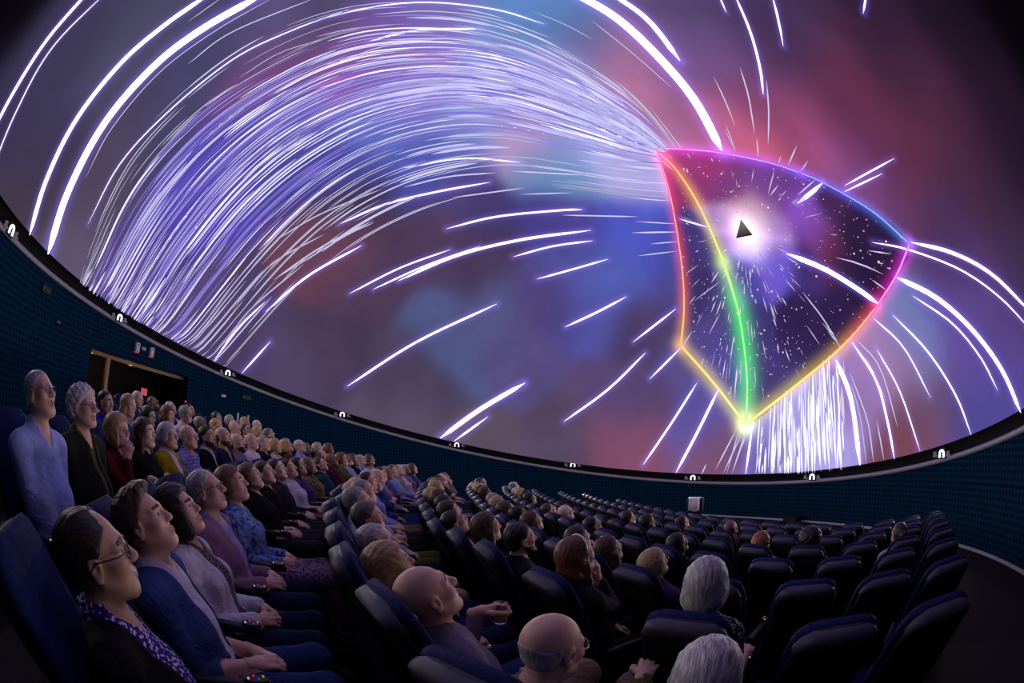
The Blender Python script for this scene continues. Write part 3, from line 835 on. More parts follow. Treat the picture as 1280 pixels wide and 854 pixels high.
def sdf_mesh(prims, h, extra=None, clip=None):
    lo = np.min([p.box()[0] for p in prims if p.op == 1], 0) - 2.5 * h; hi = np.max([p.box()[1] for p in prims if p.op == 1], 0) + 2.5 * h
    n = np.ceil((hi - lo) / h).astype(int) + 1
    D = np.full(n, 0.2, np.float32)
    ax = [lo[i] + h * np.arange(n[i]) for i in range(3)]
    for p in prims:
        b0, b1 = p.box(); m = p.k * 1.2 + 2.5 * h
        i0 = np.clip(np.floor((b0 - m - lo) / h).astype(int), 0, n - 1); i1 = np.clip(np.ceil((b1 + m - lo) / h).astype(int) + 1, 1, n)
        sl = tuple(slice(a, b) for a, b in zip(i0, i1))
        X, Y, Z = np.meshgrid(ax[0][sl[0]], ax[1][sl[1]], ax[2][sl[2]], indexing='ij', sparse=True)
        d = p.d(X, Y, Z).astype(np.float32); c = D[sl]
        if p.op == 1:
            e = np.maximum(p.k - np.abs(c - d), 0) / p.k; D[sl] = np.minimum(c, d) - e * e * p.k * .25
        else:
            d = -d; e = np.maximum(p.k - np.abs(c - d), 0) / p.k; D[sl] = np.maximum(c, d) + e * e * p.k * .25
    if extra is not None:
        X, Y, Z = np.meshgrid(*ax, indexing='ij', sparse=True); D = extra(D, X, Y, Z)
    return surface_nets(D, lo, h)


def surface_nets(D, lo, h):
    n = np.array(D.shape); sg = D < 0
    cs = sum(sg[i:n[0] - 1 + i, j:n[1] - 1 + j, k:n[2] - 1 + k].astype(np.int8) for i in (0, 1) for j in (0, 1) for k in (0, 1))
    act = (cs > 0) & (cs < 8); idx = np.argwhere(act)
    vid = -np.ones(n - 1, np.int64); vid[tuple(idx.T)] = np.arange(len(idx))
    acc = np.zeros((len(idx), 3)); cnt = np.zeros(len(idx))
    corners = [(i, j, k) for i in (0, 1) for j in (0, 1) for k in (0, 1)]
    val = {c: D[idx[:, 0] + c[0], idx[:, 1] + c[1], idx[:, 2] + c[2]].astype(float) for c in corners}
    for a in corners:
        for d in range(3):
            if a[d]: continue
            b = list(a); b[d] = 1; b = tuple(b)
            va, vb = val[a], val[b]; cr = (va < 0) != (vb < 0)
            t = np.where(cr, va / np.where(cr, va - vb, 1), 0)
            p = np.array(a, float)[None].repeat(len(idx), 0); p[:, d] = t
            acc += p * cr[:, None]; cnt += cr
    V = lo + h * (idx + acc / cnt[:, None])
    F = []
    for d in range(3):
        s0 = [slice(1, -1)] * 3; s0[d] = slice(0, -1); s1 = list(s0); s1[d] = slice(1, None)
        a = sg[tuple(s0)]; b = sg[tuple(s1)]
        e = np.argwhere(a != b)
        if not len(e): continue
        inside_first = a[tuple(e.T)]
        off = np.ones(3, int); off[d] = 0; e = e + off
        u, v = [(1, 2), (2, 0), (0, 1)][d]
        du = np.zeros(3, int); du[u] = 1; dv = np.zeros(3, int); dv[v] = 1
        q = np.c_[vid[tuple((e - du - dv).T)], vid[tuple((e - dv).T)], vid[tuple(e.T)], vid[tuple((e - du).T)]]
        q[~inside_first] = q[~inside_first][:, ::-1]; F.append(q)
    return V, np.vstack(F)


def label_at(prims, P):
    best = np.full(len(P), 1e9); lab = np.zeros(len(P), int)
    for p in prims:
        if p.op != 1: continue
        d = p.d(P[:, 0], P[:, 1], P[:, 2]); m = d < best; best[m] = d[m]; lab[m] = p.lab
    return lab


def vnormals(V, F):
    N = np.zeros_like(V); fn = np.cross(V[F[:, 2]] - V[F[:, 0]], V[F[:, 3]] - V[F[:, 1]])
    for i in range(4): np.add.at(N, F[:, i], fn)
    return N / (np.linalg.norm(N, axis=1)[:, None] + 1e-12), fn / (np.linalg.norm(fn, axis=1)[:, None] + 1e-12)


def sub_mesh(V, F, keep):
    f = F[keep]; u, inv = np.unique(f, return_inverse=True)
    return V[u], inv.reshape(f.shape), u


# ---- head (local: origin between the ears, +Y face, +Z up); labels 0 skin, 4 lips, 5 eye, 6 brow
def head_prims(fem=False, old=False, jaw=1.0, nose=1.0, smile=False):
    w_ = .94 if fem else 1.0; P = []
    P += [ell((0, -.014, .036), (.077 * w_, .097, .082), k=.03), ell((0, .034, -.03), (.061 * w_, .060, .084), k=.04)]
    P += [ell((0, .030, -.072), (.053 * w_ * jaw, .050, .040), k=.03), cap((-.012 * jaw, .074, -.098), (.012 * jaw, .074, -.098), .017, k=.03)]
    for s in (-1, 1):
        P += [cap((s * .012, .083, .026), (s * .046, .068, .024), .012, .010, k=.02), ell((s * .046 * w_, .058, -.018), (.022, .026, .020), k=.025)]
        P += [cap((s * .05 * w_ * jaw, .0, -.05), (s * .03 * w_ * jaw, .06, -.093), .016, .014, k=.03)]
        P += [ell((s * .031, .099, .006), (.017, .016, .012), k=.012, op=-1), ell((s * .031, .0735, .007), (.0125, .0125, .0115), lab=5, k=.003)]
        P += [cap((s * .019, .086, .0165), (s * .043, .076, .0145), .0035, lab=0, k=.006)]
        P += [cap((s * .016, .0935, .0315), (s * .048, .078, .0295), .0026, .0018, lab=6, k=.004)]
        P += [ell((s * .0775 * w_, -.008, -.004), (.009, .021, .034), k=.010), ell((s * .086 * w_, -.004, .0), (.007, .011, .018), k=.006, op=-1), ell((s * .078 * w_, -.012, -.03), (.007, .009, .010), k=.008)]
        P += [ell((s * .0125 * nose, .100, -.026), (.009 * nose, .011, .008), k=.008)]
    P += [cap((0, .088, .018), (0, .110 * (1 + .02 * nose), -.021), .0085, .0125 * nose, k=.012)]
    sm = .006 if smile else 0
    P += [cap((-.022, .084, -.054 + sm), (0, .0935, -.0555), .006, .008, lab=4, k=.008), cap((0, .0935, -.0555), (.022, .084, -.054 + sm), .008, .006, lab=4, k=.008)]
    P += [cap((-.018, .083, -.064 + sm), (0, .0915, -.068), .006, .0085, lab=4, k=.008), cap((0, .0915, -.068), (.018, .083, -.064 + sm), .0085, .006, lab=4, k=.008)]
    P += [cap((-.022, .096, -.0605 + sm), (.022, .096, -.0605 + sm), .0035, k=.004, op=-1)] if not smile else [cap((-.017, .0875, -.0585 + sm), (0, .0965, -.0605), .0042, .0052, lab=5, k=.002), cap((0, .0965, -.0605), (.017, .0875, -.0585 + sm), .0052, .0042, lab=5, k=.002)]
    P += [cap((0, -.022, -.055), (0, -.040, -.165), .052 * (.9 if fem else 1.03), .056 * (.88 if fem else 1.05), k=.03)]
    return P


HEADS = {}


def head_geo(key, h):
    k = (key, h)
    if k not in HEADS:
        pr = head_prims(**{'man': dict(), 'man_round': dict(jaw=1.15, nose=1.15), 'man_old': dict(jaw=1.05, nose=1.25), 'smile': dict(jaw=1.05, nose=1.1, smile=True), 'young': dict(jaw=.95, nose=.95),
                           'woman': dict(fem=True, nose=.85), 'woman_old': dict(fem=True, nose=1.0, jaw=1.08)}[key])
        V, F = sdf_mesh(pr, h)
        fc = V[F].mean(1); lab = label_at(pr, fc)
        e_ = (lab == 5) & (np.abs(np.abs(fc[:, 0]) - .031) < .0058) & (np.abs(fc[:, 2] - .0075) < .0058); lab[e_] = 7
        HEADS[k] = (V, F, lab)
    return HEADS[k]


# ---- hands (right hand, wrist at origin, fingers +Y, back of the hand +Z, thumb -X)
def hand_geo(curl, h, _c={}):
    if (curl, h) in _c: return _c[curl, h]
    P = [cap((-.02, .012, 0), (-.024, .08, .002), .016, .015, k=.012), cap((.0, .012, 0), (.0, .085, .003), .017, .015, k=.012), cap((.02, .012, -.002), (.026, .076, -.001), .015, .013, k=.012), cap((0, -.03, 0), (0, .02, 0), .024, .022, sx=1.2, k=.015)]
    for x, y, L, sp in [(-.031, .088, .074, -.10), (-.010, .094, .084, -.02), (.011, .091, .078, .05), (.031, .08, .060, .14)]:
        p = np.array([x, y, 0.0]); a = curl * .5
        for i, f in enumerate((.44, .32, .24)):
            q = p + L * f * np.array([math.sin(sp) * math.cos(a), math.cos(a), -math.sin(a)]); P.append(cap(p, q, .0092 - .0008 * i, .0086 - .0009 * i, k=.005)); p = q; a += curl
    p = np.array([-.026, .022, -.008])
    for q, r in ((np.array([-.050, .052, -.020]), .0125), (np.array([-.052, .082, -.030]), .0105), (np.array([-.042, .104, -.036]), .009)):
        P.append(cap(p, q, r + .001, r, k=.008)); p = q
    _c[curl, h] = sdf_mesh(P, h)
    return _c[curl, h]


def rot(axis, a): return np.array(Matrix.Rotation(a, 3, axis))


def ik(sh, wr, l1, l2, pole):
    d = wr - sh; D = min(np.linalg.norm(d), (l1 + l2) * .985); d = d / np.linalg.norm(d); wr = sh + d * D
    a = (l1 * l1 - l2 * l2 + D * D) / (2 * D); hh = math.sqrt(max(l1 * l1 - a * a, 1e-6))
    pl = pole - d * (pole @ d); pl /= np.linalg.norm(pl)
    return sh + d * a + pl * hh, wr


ARM = {'lap': ((.055, .165, .585), (.28, -.75, -.6), .9, (.5, .9)), 'clasp': ((.085, .175, .60), (.30, -.75, -.6), 1.0, (.75, .7)), 'thigh': ((.13, .26, .635), (.30, -.6, -.6), .55, (.1, 1.0)),
       'rest': ((.222, .10, .690), (-.05, -.9, -.12), .5, (.0, 1.0)), 'cross': ((-.07, .04, .76), (.40, -.3, -.8), .5, (1.0, .05)), 'chin': ((.035, .02, .93), (.25, .3, -.85), 1.1, (.15, .2)), 'glass': ((.17, .05, .87), (.05, -.8, -.7), 1.0, (.35, .85)),
       'chest': ((.03, .09, .80), (.8, -.2, -.6), .8, (.7, .3)), 'up': ((.10, .03, 1.10), (.9, .3, -.4), .9, (.2, .2)), 'behind': ((.10, -.33, 1.06), (.9, -.1, .4), .6, (-.9, -.2))}


def person_geo(sp, h, hh):
    """sp: build dict -> arrays"""
    fem = sp.get('fem', False); g = sp.get('girth', 1.0); th = sp.get('th', 1.0); be = math.radians(sp.get('lean', 24))
    P0 = np.array([0, .0, .475]); u = np.array([0, -math.sin(be), math.cos(be)]); nf = np.array([0, math.cos(be), math.sin(be)]); X = np.array([1.0, 0, 0])
    L = .49 * th; sw = (.158 if fem else .176) * sp.get('sws', 1.0); ts = 1
    sleeve = sp.get('sleeve', 'long'); leg = sp.get('legs', 'trousers')
    pr = [cap(P0 - X * .065, P0 + X * .065, .112 * g, lab=2, k=.05), cap(P0 + u * .10, P0 + u * .23, .108 * g, .112 * g, lab=1, k=.05, sx=1.28),
          cap(P0 + u * .52 * L, P0 + u * .80 * L, .108 * g, .100, lab=1, k=.06, sx=1.38), cap(P0 + u * .91 * L - X * sw * .82 + nf * -.01, P0 + u * .91 * L + X * sw * .82 - nf * .01, .058, lab=1, k=.05)]
    if g > 1.05: pr.append(cap(P0 + u * .14 + nf * .04, P0 + u * .26 + nf * .035, .10 * g, lab=1, k=.06, sx=1.15))
    if fem: pr += [ell(P0 + u * .63 * L + nf * .075 + X * s * .07, (.062, .062, .06), lab=1, k=.04) for s in (-1, 1)]
    N = P0 + u * 1.03 * L
    Mh = rot('Z', -sp.get('hyaw', 0) * math.pi / 180) @ rot('X', sp.get('hpitch', 12) * math.pi / 180) @ rot('Y', sp.get('hroll', 0) * math.pi / 180)
    sh_ = sp.get('hs', 1.0)
    C = N + u * .045 + nf * sp.get('hfwd', .02) - Mh @ (np.array([0, -.03, -.114]) * sh_)
    nb = C + Mh @ (np.array([0, -.035, -.10]) * sh_)
    pr += [cap(N - u * .012 - nf * .012 + X * s_ * .02, P0 + u * .93 * L + X * s_ * sw * .75 - nf * .012, .050, .046, lab=1, k=.05) for s_ in (-1, 1)]
    pr += [cap(P0 + u * .90 * L, N + u * .015, .084, .064, lab=1, k=.04, sx=1.2), cap(N - u * .03, nb, .052 * (.9 if fem else 1.05), lab=0, k=.02)]
    if sp.get('collar'):
        for k in range(1, 9):
            a0, a1 = k * math.pi / 5, (k + 1) * math.pi / 5
            f_ = lambda a: N + u * (.028 - .022 * math.cos(a)) + X * .062 * math.sin(a) + nf * (.062 * math.cos(a) - .004)
            pr.append(cap(f_(a0), f_(a1), .010, lab=1, k=.008))
    hands = []; wr_info = []
    for s in (-1, 1):
        pose = sp.get('armR', 'lap') if s == 1 else sp.get('armL', 'lap')
        tgt, pole, curl, hd = ARM[pose]
        sh = P0 + u * .885 * L + X * s * sw * 1.03 - nf * .005
        tg = np.array(tgt) * [s, 1, 1]
        tg = tg + np.array([0, 0, (th - 1) * .3 if pose in ('cross', 'chin', 'up', 'behind', 'chest') else 0])
        if pose == 'thigh' and sp.get('kz'): tg = tg + np.array([s * .03, .06, sp['kz'] * .85])
        if pose in ('chin',): tg = C + Mh @ np.array([s * .02, .085, -.115]) + np.array([s * .015, .03, -.07])
        if pose == 'behind': tg = C + Mh @ np.array([s * .09, -.07, .0])
        el, wr = ik(sh, tg, .275 if fem else .29, .235 if fem else .25, np.array(pole) * [s, 1, 1])
        ls = 1 if sleeve == 'long' else 0
        pr += [cap(sh, el, .054 * (.9 if fem else 1) * g ** .5, .043, lab=1, k=.035)]
        if sleeve == 'long': pr += [cap(el, el + (wr - el) * .90, .044, .034, lab=1, k=.015), cap(el + (wr - el) * .8, wr, .028, .025, lab=0, k=.006)]
        elif sleeve == 'rolled': pr += [cap(el, el + (wr - el) * .30, .046, .044, lab=1, k=.012), cap(el + (wr - el) * .2, wr, .039, .026, lab=0, k=.012)]
        else: pr += [cap(el, wr, .038, .026, lab=0, k=.02)]
        fd = (wr - el); fd /= np.linalg.norm(fd)
        tgt_d = np.array([-s * hd[0], hd[1], -.25 if pose not in ('chin', 'up', 'cross') else (.5 if pose != 'cross' else .1)]); fd = fd * .45 + tgt_d / np.linalg.norm(tgt_d) * .75; fd /= np.linalg.norm(fd)
        up = np.array([s * .25, .15, 1.0]) if pose not in ('chin', 'up') else np.array([s * .7, .6, .2])
        if pose in ('clasp',): up = np.array([s * .55, .35, .8])
        x_ = np.cross(fd, up); x_ /= np.linalg.norm(x_); z_ = np.cross(x_, fd)
        hands.append((s, wr, np.array([x_, fd, z_]).T, curl))
    for s in (-1, 1):
        kx = sp.get('knee', .12) * s; cr = sp.get('crossleg', 0)
        hip = P0 + np.array([s * .085, .02, -.02]); kz = sp.get('kz', 0); kn = np.array([kx, .42 - kz * .3, .515 + kz]); an = np.array([kx * 1.0, .485, .10 + kz * .6])
        if cr and s == cr: kn = np.array([kx * .2, .46, .63]); an = np.array([-kx * 1.2, .66, .36])
        r_ = 1.12 if leg == 'skirt' else 1.0
        pr += [cap(hip, kn, .088 * r_ * g ** .5, .063 * r_, lab=2, k=.05), cap(kn, an, .062 * r_, .045 if leg != 'skirt' else .06, lab=2, k=.03)]
        fdv = np.array([s * .02, .15, -.055]) if not (cr and s == cr) else np.array([0, .15, .02])
        pr += [cap(an + [0, 0, -.025], an + fdv, .047, .036, lab=3, k=.02, sx=1.0)]
    if leg == 'skirt': pr += [cap(P0 + np.array([0, .08, -.02]), np.array([0, .44, .50]), .09, .075, lab=2, k=.05, sx=1.5), cap(np.array([0, .44, .48]), np.array([0, .52, .24]), .075, .07, lab=2, k=.05, sx=1.5)]
    V, F = sdf_mesh(pr, h)
    fc = V[F].mean(1); lab = label_at(pr, fc)
    tau = (fc - P0) @ u / L; fro = (fc - P0) @ nf
    tv = .86 if sp.get('collar') else .93; vn = (lab == 1) & (fro > .03) & (np.abs(fc[:, 0]) < (tau - tv) * .30); lab[vn] = 0
    vg = (lab == 1) & ~((fro > .02) & (np.abs(fc[:, 0]) < (tau - tv + .06) * .34))
    parts = [(V, F, lab)]
    Vh, Fh, lh = head_geo(sp.get('head', 'woman' if fem else 'man'), hh)
    parts.append((Vh * sh_ @ Mh.T + C, Fh, lh))
    hs = .92 if fem else 1.02
    for s, wr, M_, curl in hands:
        Vn, Fn = hand_geo(curl, .0045 if hh < .0055 else .007)
        Vn = Vn.copy() * hs
        if s == -1: Vn[:, 0] *= -1; Fn = Fn[:, ::-1]
        parts.append((Vn @ M_.T + wr, Fn, np.zeros(len(Fn), int)))
    n = 0; VV = []; FF = []; LL = []
    for v, f, l in parts:
        VV.append(v); FF.append(f + n); LL.append(l); n += len(v)
    out = dict(V=np.vstack(VV), F=np.vstack(FF), lab=np.concatenate(LL), P0=P0, u=u, nf=nf, L=L, C=C, Mh=Mh, hs=sh_, body=(V, F, lab, fc), vg=vg, hands=hands)
    return out


# ---- hair, beard, glasses in head space
def nz(X, Y, Z, f, seed=0.0):
    return np.sin(X * f + 1.3 + seed) * np.sin(Y * f * 1.1 + .7 + seed * 2) * np.sin(Z * f * .9 + 2.1 + seed * 3)


def hair_geo(style, fem, h, _c={}):
    key = (style, fem, h)
    if key in _c: return _c[key]
    w_ = .94 if fem else 1.0; t = .012
    cr = lambda e, zc=.036: ell((0, -.016, zc), (.077 * w_ + e, .097 + e, .082 + e), k=.02)
    pr = []; cut = None
    if style == 'short':
        pr = [cr(.008), ell((0, -.05, -.02), (.073 * w_, .060, .060), k=.02)]
        cut = lambda X, Y, Z: np.maximum((Y - .050) * .9 - (Z - .045) * .85, -Z - .075 + (Y + .06) * 1.25)
    elif style == 'crop':
        pr = [cr(.005), ell((0, -.05, -.02), (.072 * w_, .060, .058), k=.02)]
        cut = lambda X, Y, Z: np.maximum((Y - .046) * .9 - (Z - .050) * .9, -Z - .07 + (Y + .06) * 1.25)
    elif style == 'receding':
        pr = [cr(.006), ell((0, -.05, -.02), (.072 * w_, .060, .058), k=.02)]
        cut = lambda X, Y, Z: np.maximum((Y - .018) * .9 - (Z - .05) * .35 - 9 * np.minimum(np.abs(X), .05) ** 2 * 3 + .014, -Z - .075 + (Y + .06) * 1.25)
    elif style == 'fringe':
        pr = [cr(.0018), ell((0, -.045, -.02), (.064 * w_, .046, .046), k=.02)]
        cut = lambda X, Y, Z: np.maximum(np.maximum(Y - .02, -Z - .075 + (Y + .06) * 1.25), (Z - .028) - np.maximum(0, -(Y + .08)) * .3)
    elif style == 'quiff':
        pr = [cr(.012), ell((0, .035, .108), (.058, .058, .030), k=.03), ell((0, -.05, -.02), (.074, .062, .060), k=.02)]
        cut = lambda X, Y, Z: np.maximum((Y - .060) * .9 - (Z - .058) * .85, -Z - .07 + (Y + .06) * 1.25)
    elif style == 'curly':
        pr = [cr(.026), ell((0, -.06, -.01), (.088 * w_, .07, .075), k=.02)]
        cut = lambda X, Y, Z: np.maximum((Y - .058) * .9 - (Z - .045) * .8, -Z - .09 + (Y + .05) * 1.3)
    elif style == 'afro':
        pr = [ell((0, -.03, .05), (.125, .13, .12), k=.02)]
        cut = lambda X, Y, Z: (Y - .055) * .9 - (Z - .05) * .8
    elif style == 'bob':
        pr = [cr(.024), ell((0, -.042, -.045), (.108 * w_, .092, .092), k=.04), ell((.074, .025, -.05), (.030, .05, .078), k=.03), ell((-.074, .025, -.05), (.030, .05, .078), k=.03)]
        cut = lambda X, Y, Z: np.maximum(np.minimum((Y - .054) * .9 - (Z - .055) * .8, np.maximum(Y - .062, .058 - np.abs(X) - .0)), -Z - .130)
    elif style == 'shortwoman':
        pr = [cr(.019), ell((0, -.045, -.02), (.092 * w_, .075, .075), k=.04), ell((.072, .0, -.02), (.020, .035, .045), k=.03), ell((-.072, .0, -.02), (.020, .035, .045), k=.03)]
        cut = lambda X, Y, Z: np.maximum(np.minimum((Y - .056) * .9 - (Z - .05) * .8, np.maximum(Y - .035, .06 - np.abs(X))), -Z - .085 + (Y + .05) * .6)
    elif style == 'long':
        pr = [cr(.016), ell((0, -.050, -.05), (.094 * w_, .07, .10), k=.04), cap((0, -.07, -.10), (0, -.085, -.27), .05, .035, sx=1.8, k=.04), cap((.068, .005, -.04), (.085, -.01, -.22), .028, .026, k=.03), cap((-.068, .005, -.04), (-.085, -.01, -.22), .028, .026, k=.03)]
        cut = lambda X, Y, Z: np.minimum((Y - .054) * .9 - (Z - .055) * .8, np.maximum(Y - .050, .058 - np.abs(X)))
    elif style == 'bun':
        pr = [cr(.010), ell((0, -.05, -.02), (.074 * w_, .062, .058), k=.02), ell((0, -.125, .05), (.045, .04, .045), k=.015)]
        cut = lambda X, Y, Z: np.maximum((Y - .052) * .9 - (Z - .05) * .85, -Z - .07 + (Y + .06) * 1.25)
    elif style == 'beard':
        pr = [ell((0, .034, -.078), (.062, .060, .050), k=.03), cap((-.014, .082, -.100), (.014, .082, -.100), .022, k=.02), cap((.055, .0, -.05), (.036, .06, -.09), .018, .017, k=.03), cap((-.055, .0, -.05), (-.036, .06, -.09), .018, .017, k=.03),
              cap((-.02, .092, -.043), (.02, .092, -.043), .009, k=.01)]
        cut = lambda X, Y, Z: np.maximum(np.maximum(Z + .036 - np.abs(X) * .35 + np.maximum(0, (.07 - Y)) * .0, -.02 - Y), .0105 - np.sqrt(X ** 2 * .25 + (Z + .061) ** 2) * 1.0 + np.where(Y < .06, -.05, 0))
    def ex(D, X, Y, Z):
        amp = {'curly': .009, 'afro': .009, 'quiff': .005, 'beard': .002, 'crop': .001, 'fringe': .0008}.get(style, .0028)
        D = D + amp * (nz(X, Y, Z, 95) + .6 * nz(X, Y, Z, 190, 1.0)) if style in ('curly', 'afro', 'quiff') else D + amp * (np.sin(np.arctan2(X, Z + .12) * 46 + 5 * Y * 20) * .5 + nz(X, Y, Z, 70))
        return np.maximum(D, cut(X, Y, Z) + .004 * nz(X, Y, Z, 160, .5) + .003 * nz(X, Y, Z, 60, .2)).astype(np.float32)
    V, F = sdf_mesh(pr, h, ex)
    _c[key] = (V, F)
    return _c[key]


M_GLASS_FRAME = mat_plain('black_spectacle_frame', (.012, .010, .010), .3, .5)
M_WIRE_FRAME = mat_plain('metal_spectacle_frame', (.25, .22, .2), .3, .5, metal=.8)
M_LENS = bpy.data.materials.new('spectacle_lens'); M_LENS.use_nodes = True
_nt = M_LENS.node_tree; _nt.nodes.clear()
_o = _nt.nodes.new('ShaderNodeOutputMaterial'); _m = _nt.nodes.new('ShaderNodeMixShader'); _t = _nt.nodes.new('ShaderNodeBsdfTransparent'); _g = _nt.nodes.new('ShaderNodeBsdfGlossy')
_t.inputs[0].default_value = (.93, .94, .95, 1); _g.inputs['Roughness'].default_value = .05; _m.inputs[0].default_value = .07
_nt.links.new(_t.outputs[0], _m.inputs[1]); _nt.links.new(_g.outputs[0], _m.inputs[2]); _nt.links.new(_m.outputs[0], _o.inputs[0])


def glasses_meshes(_c={}):
    if _c: return _c
    m = MB(); ln = MB()
    for s in (-1, 1):
        c = Vector((s * .0325, .1005, .004)); yw = s * .20
        ring = [c + Vector((math.cos(t) * .0245 * math.cos(yw), -math.cos(t) * .0245 * math.sin(yw) * 1.0 * s * s, math.sin(t) * .0185)) for t in np.linspace(0, 2 * math.pi, 18, endpoint=False)]
        m.tube(ring + ring[:2], .0019, 5, False)
        ln.add(ring, [list(range(18))])
        m.tube([c + Vector((s * .0245, -.005 * 1, .006)), Vector((s * .078, .07, .010)), Vector((s * .083, .0, .010)), Vector((s * .083, -.022, -.006))], .0020, 5)
    m.tube([(-.0095, .1035, .008), (0, .106, .011), (.0095, .1035, .008)], .0019, 5)
    _c['f'] = m.mesh('glasses', M_GLASS_FRAME, True); _c['w'] = m.mesh('glasses', M_WIRE_FRAME, True); _c['l'] = ln.mesh('lens', M_LENS)
    return _c


# ---- materials of people
def mat_skin(name, col, blush=.25):
    if name in MAT: return MAT[name]
    m = mat_plain(name, col, .52, .35, .13, 25, .04)
    m.node_tree.nodes['Principled BSDF'].inputs['Subsurface Weight'].default_value = .0
    return m


SKIN = [mat_skin('skin_fair', (.70, .42, .30)), mat_skin('skin_pink', (.74, .42, .31)), mat_skin('skin_tan', (.54, .31, .21)), mat_skin('skin_light', (.78, .51, .38)), mat_skin('skin_brown', (.22, .115, .07))]
M_LIP = mat_plain('lips', (.52, .25, .21), .4, .4)
M_EYE = mat_plain('eye', (.42, .38, .36), .2, .6)
M_IRIS = mat_plain('iris', (.03, .022, .018), .15, .6)


def mat_hair(name, col):
    if name in MAT: return MAT[name]
    m, nt, b = nodes_of(name)
    b.inputs['Roughness'].default_value = .5; b.inputs['Specular IOR Level'].default_value = .45
    tc = nt.nodes.new('ShaderNodeTexCoord'); mp = nt.nodes.new('ShaderNodeMapping'); mp.inputs['Scale'].default_value = (260, 40, 18)
    n = nt.nodes.new('ShaderNodeTexNoise'); n.inputs['Scale'].default_value = 1.0; n.inputs['Detail'].default_value = 3
    nt.links.new(tc.outputs['Object'], mp.inputs[0]); nt.links.new(mp.outputs[0], n.inputs['Vector'])
    cr = nt.nodes.new('ShaderNodeValToRGB'); cr.color_ramp.elements[0].position = .3; cr.color_ramp.elements[1].position = .7
    cr.color_ramp.elements[0].color = (*[c * .45 for c in col], 1); cr.color_ramp.elements[1].color = (*[min(1, c * 1.5) for c in col], 1)
    nt.links.new(n.outputs['Fac'], cr.inputs[0]); nt.links.new(cr.outputs[0], b.inputs['Base Color'])
    bp = nt.nodes.new('ShaderNodeBump'); bp.inputs['Strength'].default_value = .5; bp.inputs['Distance'].default_value = .006
    nt.links.new(n.outputs['Fac'], bp.inputs['Height']); nt.links.new(bp.outputs[0], b.inputs['Normal'])
    MAT[name] = m
    return m


HAIR = {'black': (.012, .010, .010), 'darkbrown': (.028, .016, .010), 'brown': (.075, .040, .022), 'lightbrown': (.17, .095, .05), 'blond': (.42, .27, .12), 'auburn': (.16, .05, .022),
        'grey': (.30, .28, .27), 'darkgrey': (.12, .11, .105), 'white': (.62, .58, .55), 'silver': (.46, .43, .42), 'ginger': (.30, .11, .03)}


def mat_cloth(name, col, pat=None, col2=None, scale=60.0):
    """woven cloth; pat: None, floral, check, stripe, print"""
    if name in MAT: return MAT[name]
    m, nt, b = nodes_of(name)
    b.inputs['Roughness'].default_value = .85; b.inputs['Specular IOR Level'].default_value = .15
    tc = nt.nodes.new('ShaderNodeTexCoord')
    n = nt.nodes.new('ShaderNodeTexNoise'); n.inputs['Scale'].default_value = 9; n.inputs['Detail'].default_value = 4; n.inputs['Distortion'].default_value = 1.2
    nt.links.new(tc.outputs['Object'], n.inputs['Vector'])
    bp = nt.nodes.new('ShaderNodeBump'); bp.inputs['Strength'].default_value = .7; bp.inputs['Distance'].default_value = .035
    nt.links.new(n.outputs['Fac'], bp.inputs['Height']); nt.links.new(bp.outputs[0], b.inputs['Normal'])
    if pat is None:
        b.inputs['Base Color'].default_value = (*col, 1)
    else:
        if pat in ('floral', 'print'):
            v = nt.nodes.new('ShaderNodeTexNoise') if pat == 'print' else nt.nodes.new('ShaderNodeTexVoronoi')
            v.inputs['Scale'].default_value = scale; nt.links.new(tc.outputs['Object'], v.inputs['Vector']); fac = v.outputs[0]
            th_ = (.42, .52) if pat == 'print' else (.30, .45)
        elif pat == 'stripe':
            v = nt.nodes.new('ShaderNodeTexWave'); v.inputs['Scale'].default_value = scale; nt.links.new(tc.outputs['Object'], v.inputs['Vector']); fac = v.outputs['Fac']; th_ = (.45, .6)
        else:
            v = nt.nodes.new('ShaderNodeTexBrick'); v.inputs['Scale'].default_value = scale; v.offset = 0; v.inputs['Mortar Size'].default_value = .06; v.inputs['Brick Width'].default_value = .5; v.inputs['Row Height'].default_value = .5
            mp = nt.nodes.new('ShaderNodeMapping'); mp.inputs['Rotation'].default_value = (1.2, 0, 0); nt.links.new(tc.outputs['Object'], mp.inputs[0]); nt.links.new(mp.outputs[0], v.inputs['Vector']); fac = v.outputs['Fac']; th_ = (.3, .6)
        cr = nt.nodes.new('ShaderNodeValToRGB'); cr.color_ramp.elements[0].position, cr.color_ramp.elements[1].position = th_
        cr.color_ramp.elements[0].color = (*col, 1); cr.color_ramp.elements[1].color = (*col2, 1)
        nt.links.new(fac, cr.inputs[0]); nt.links.new(cr.outputs[0], b.inputs['Base Color'])
    MAT[name] = m
    return m


GEO = {}


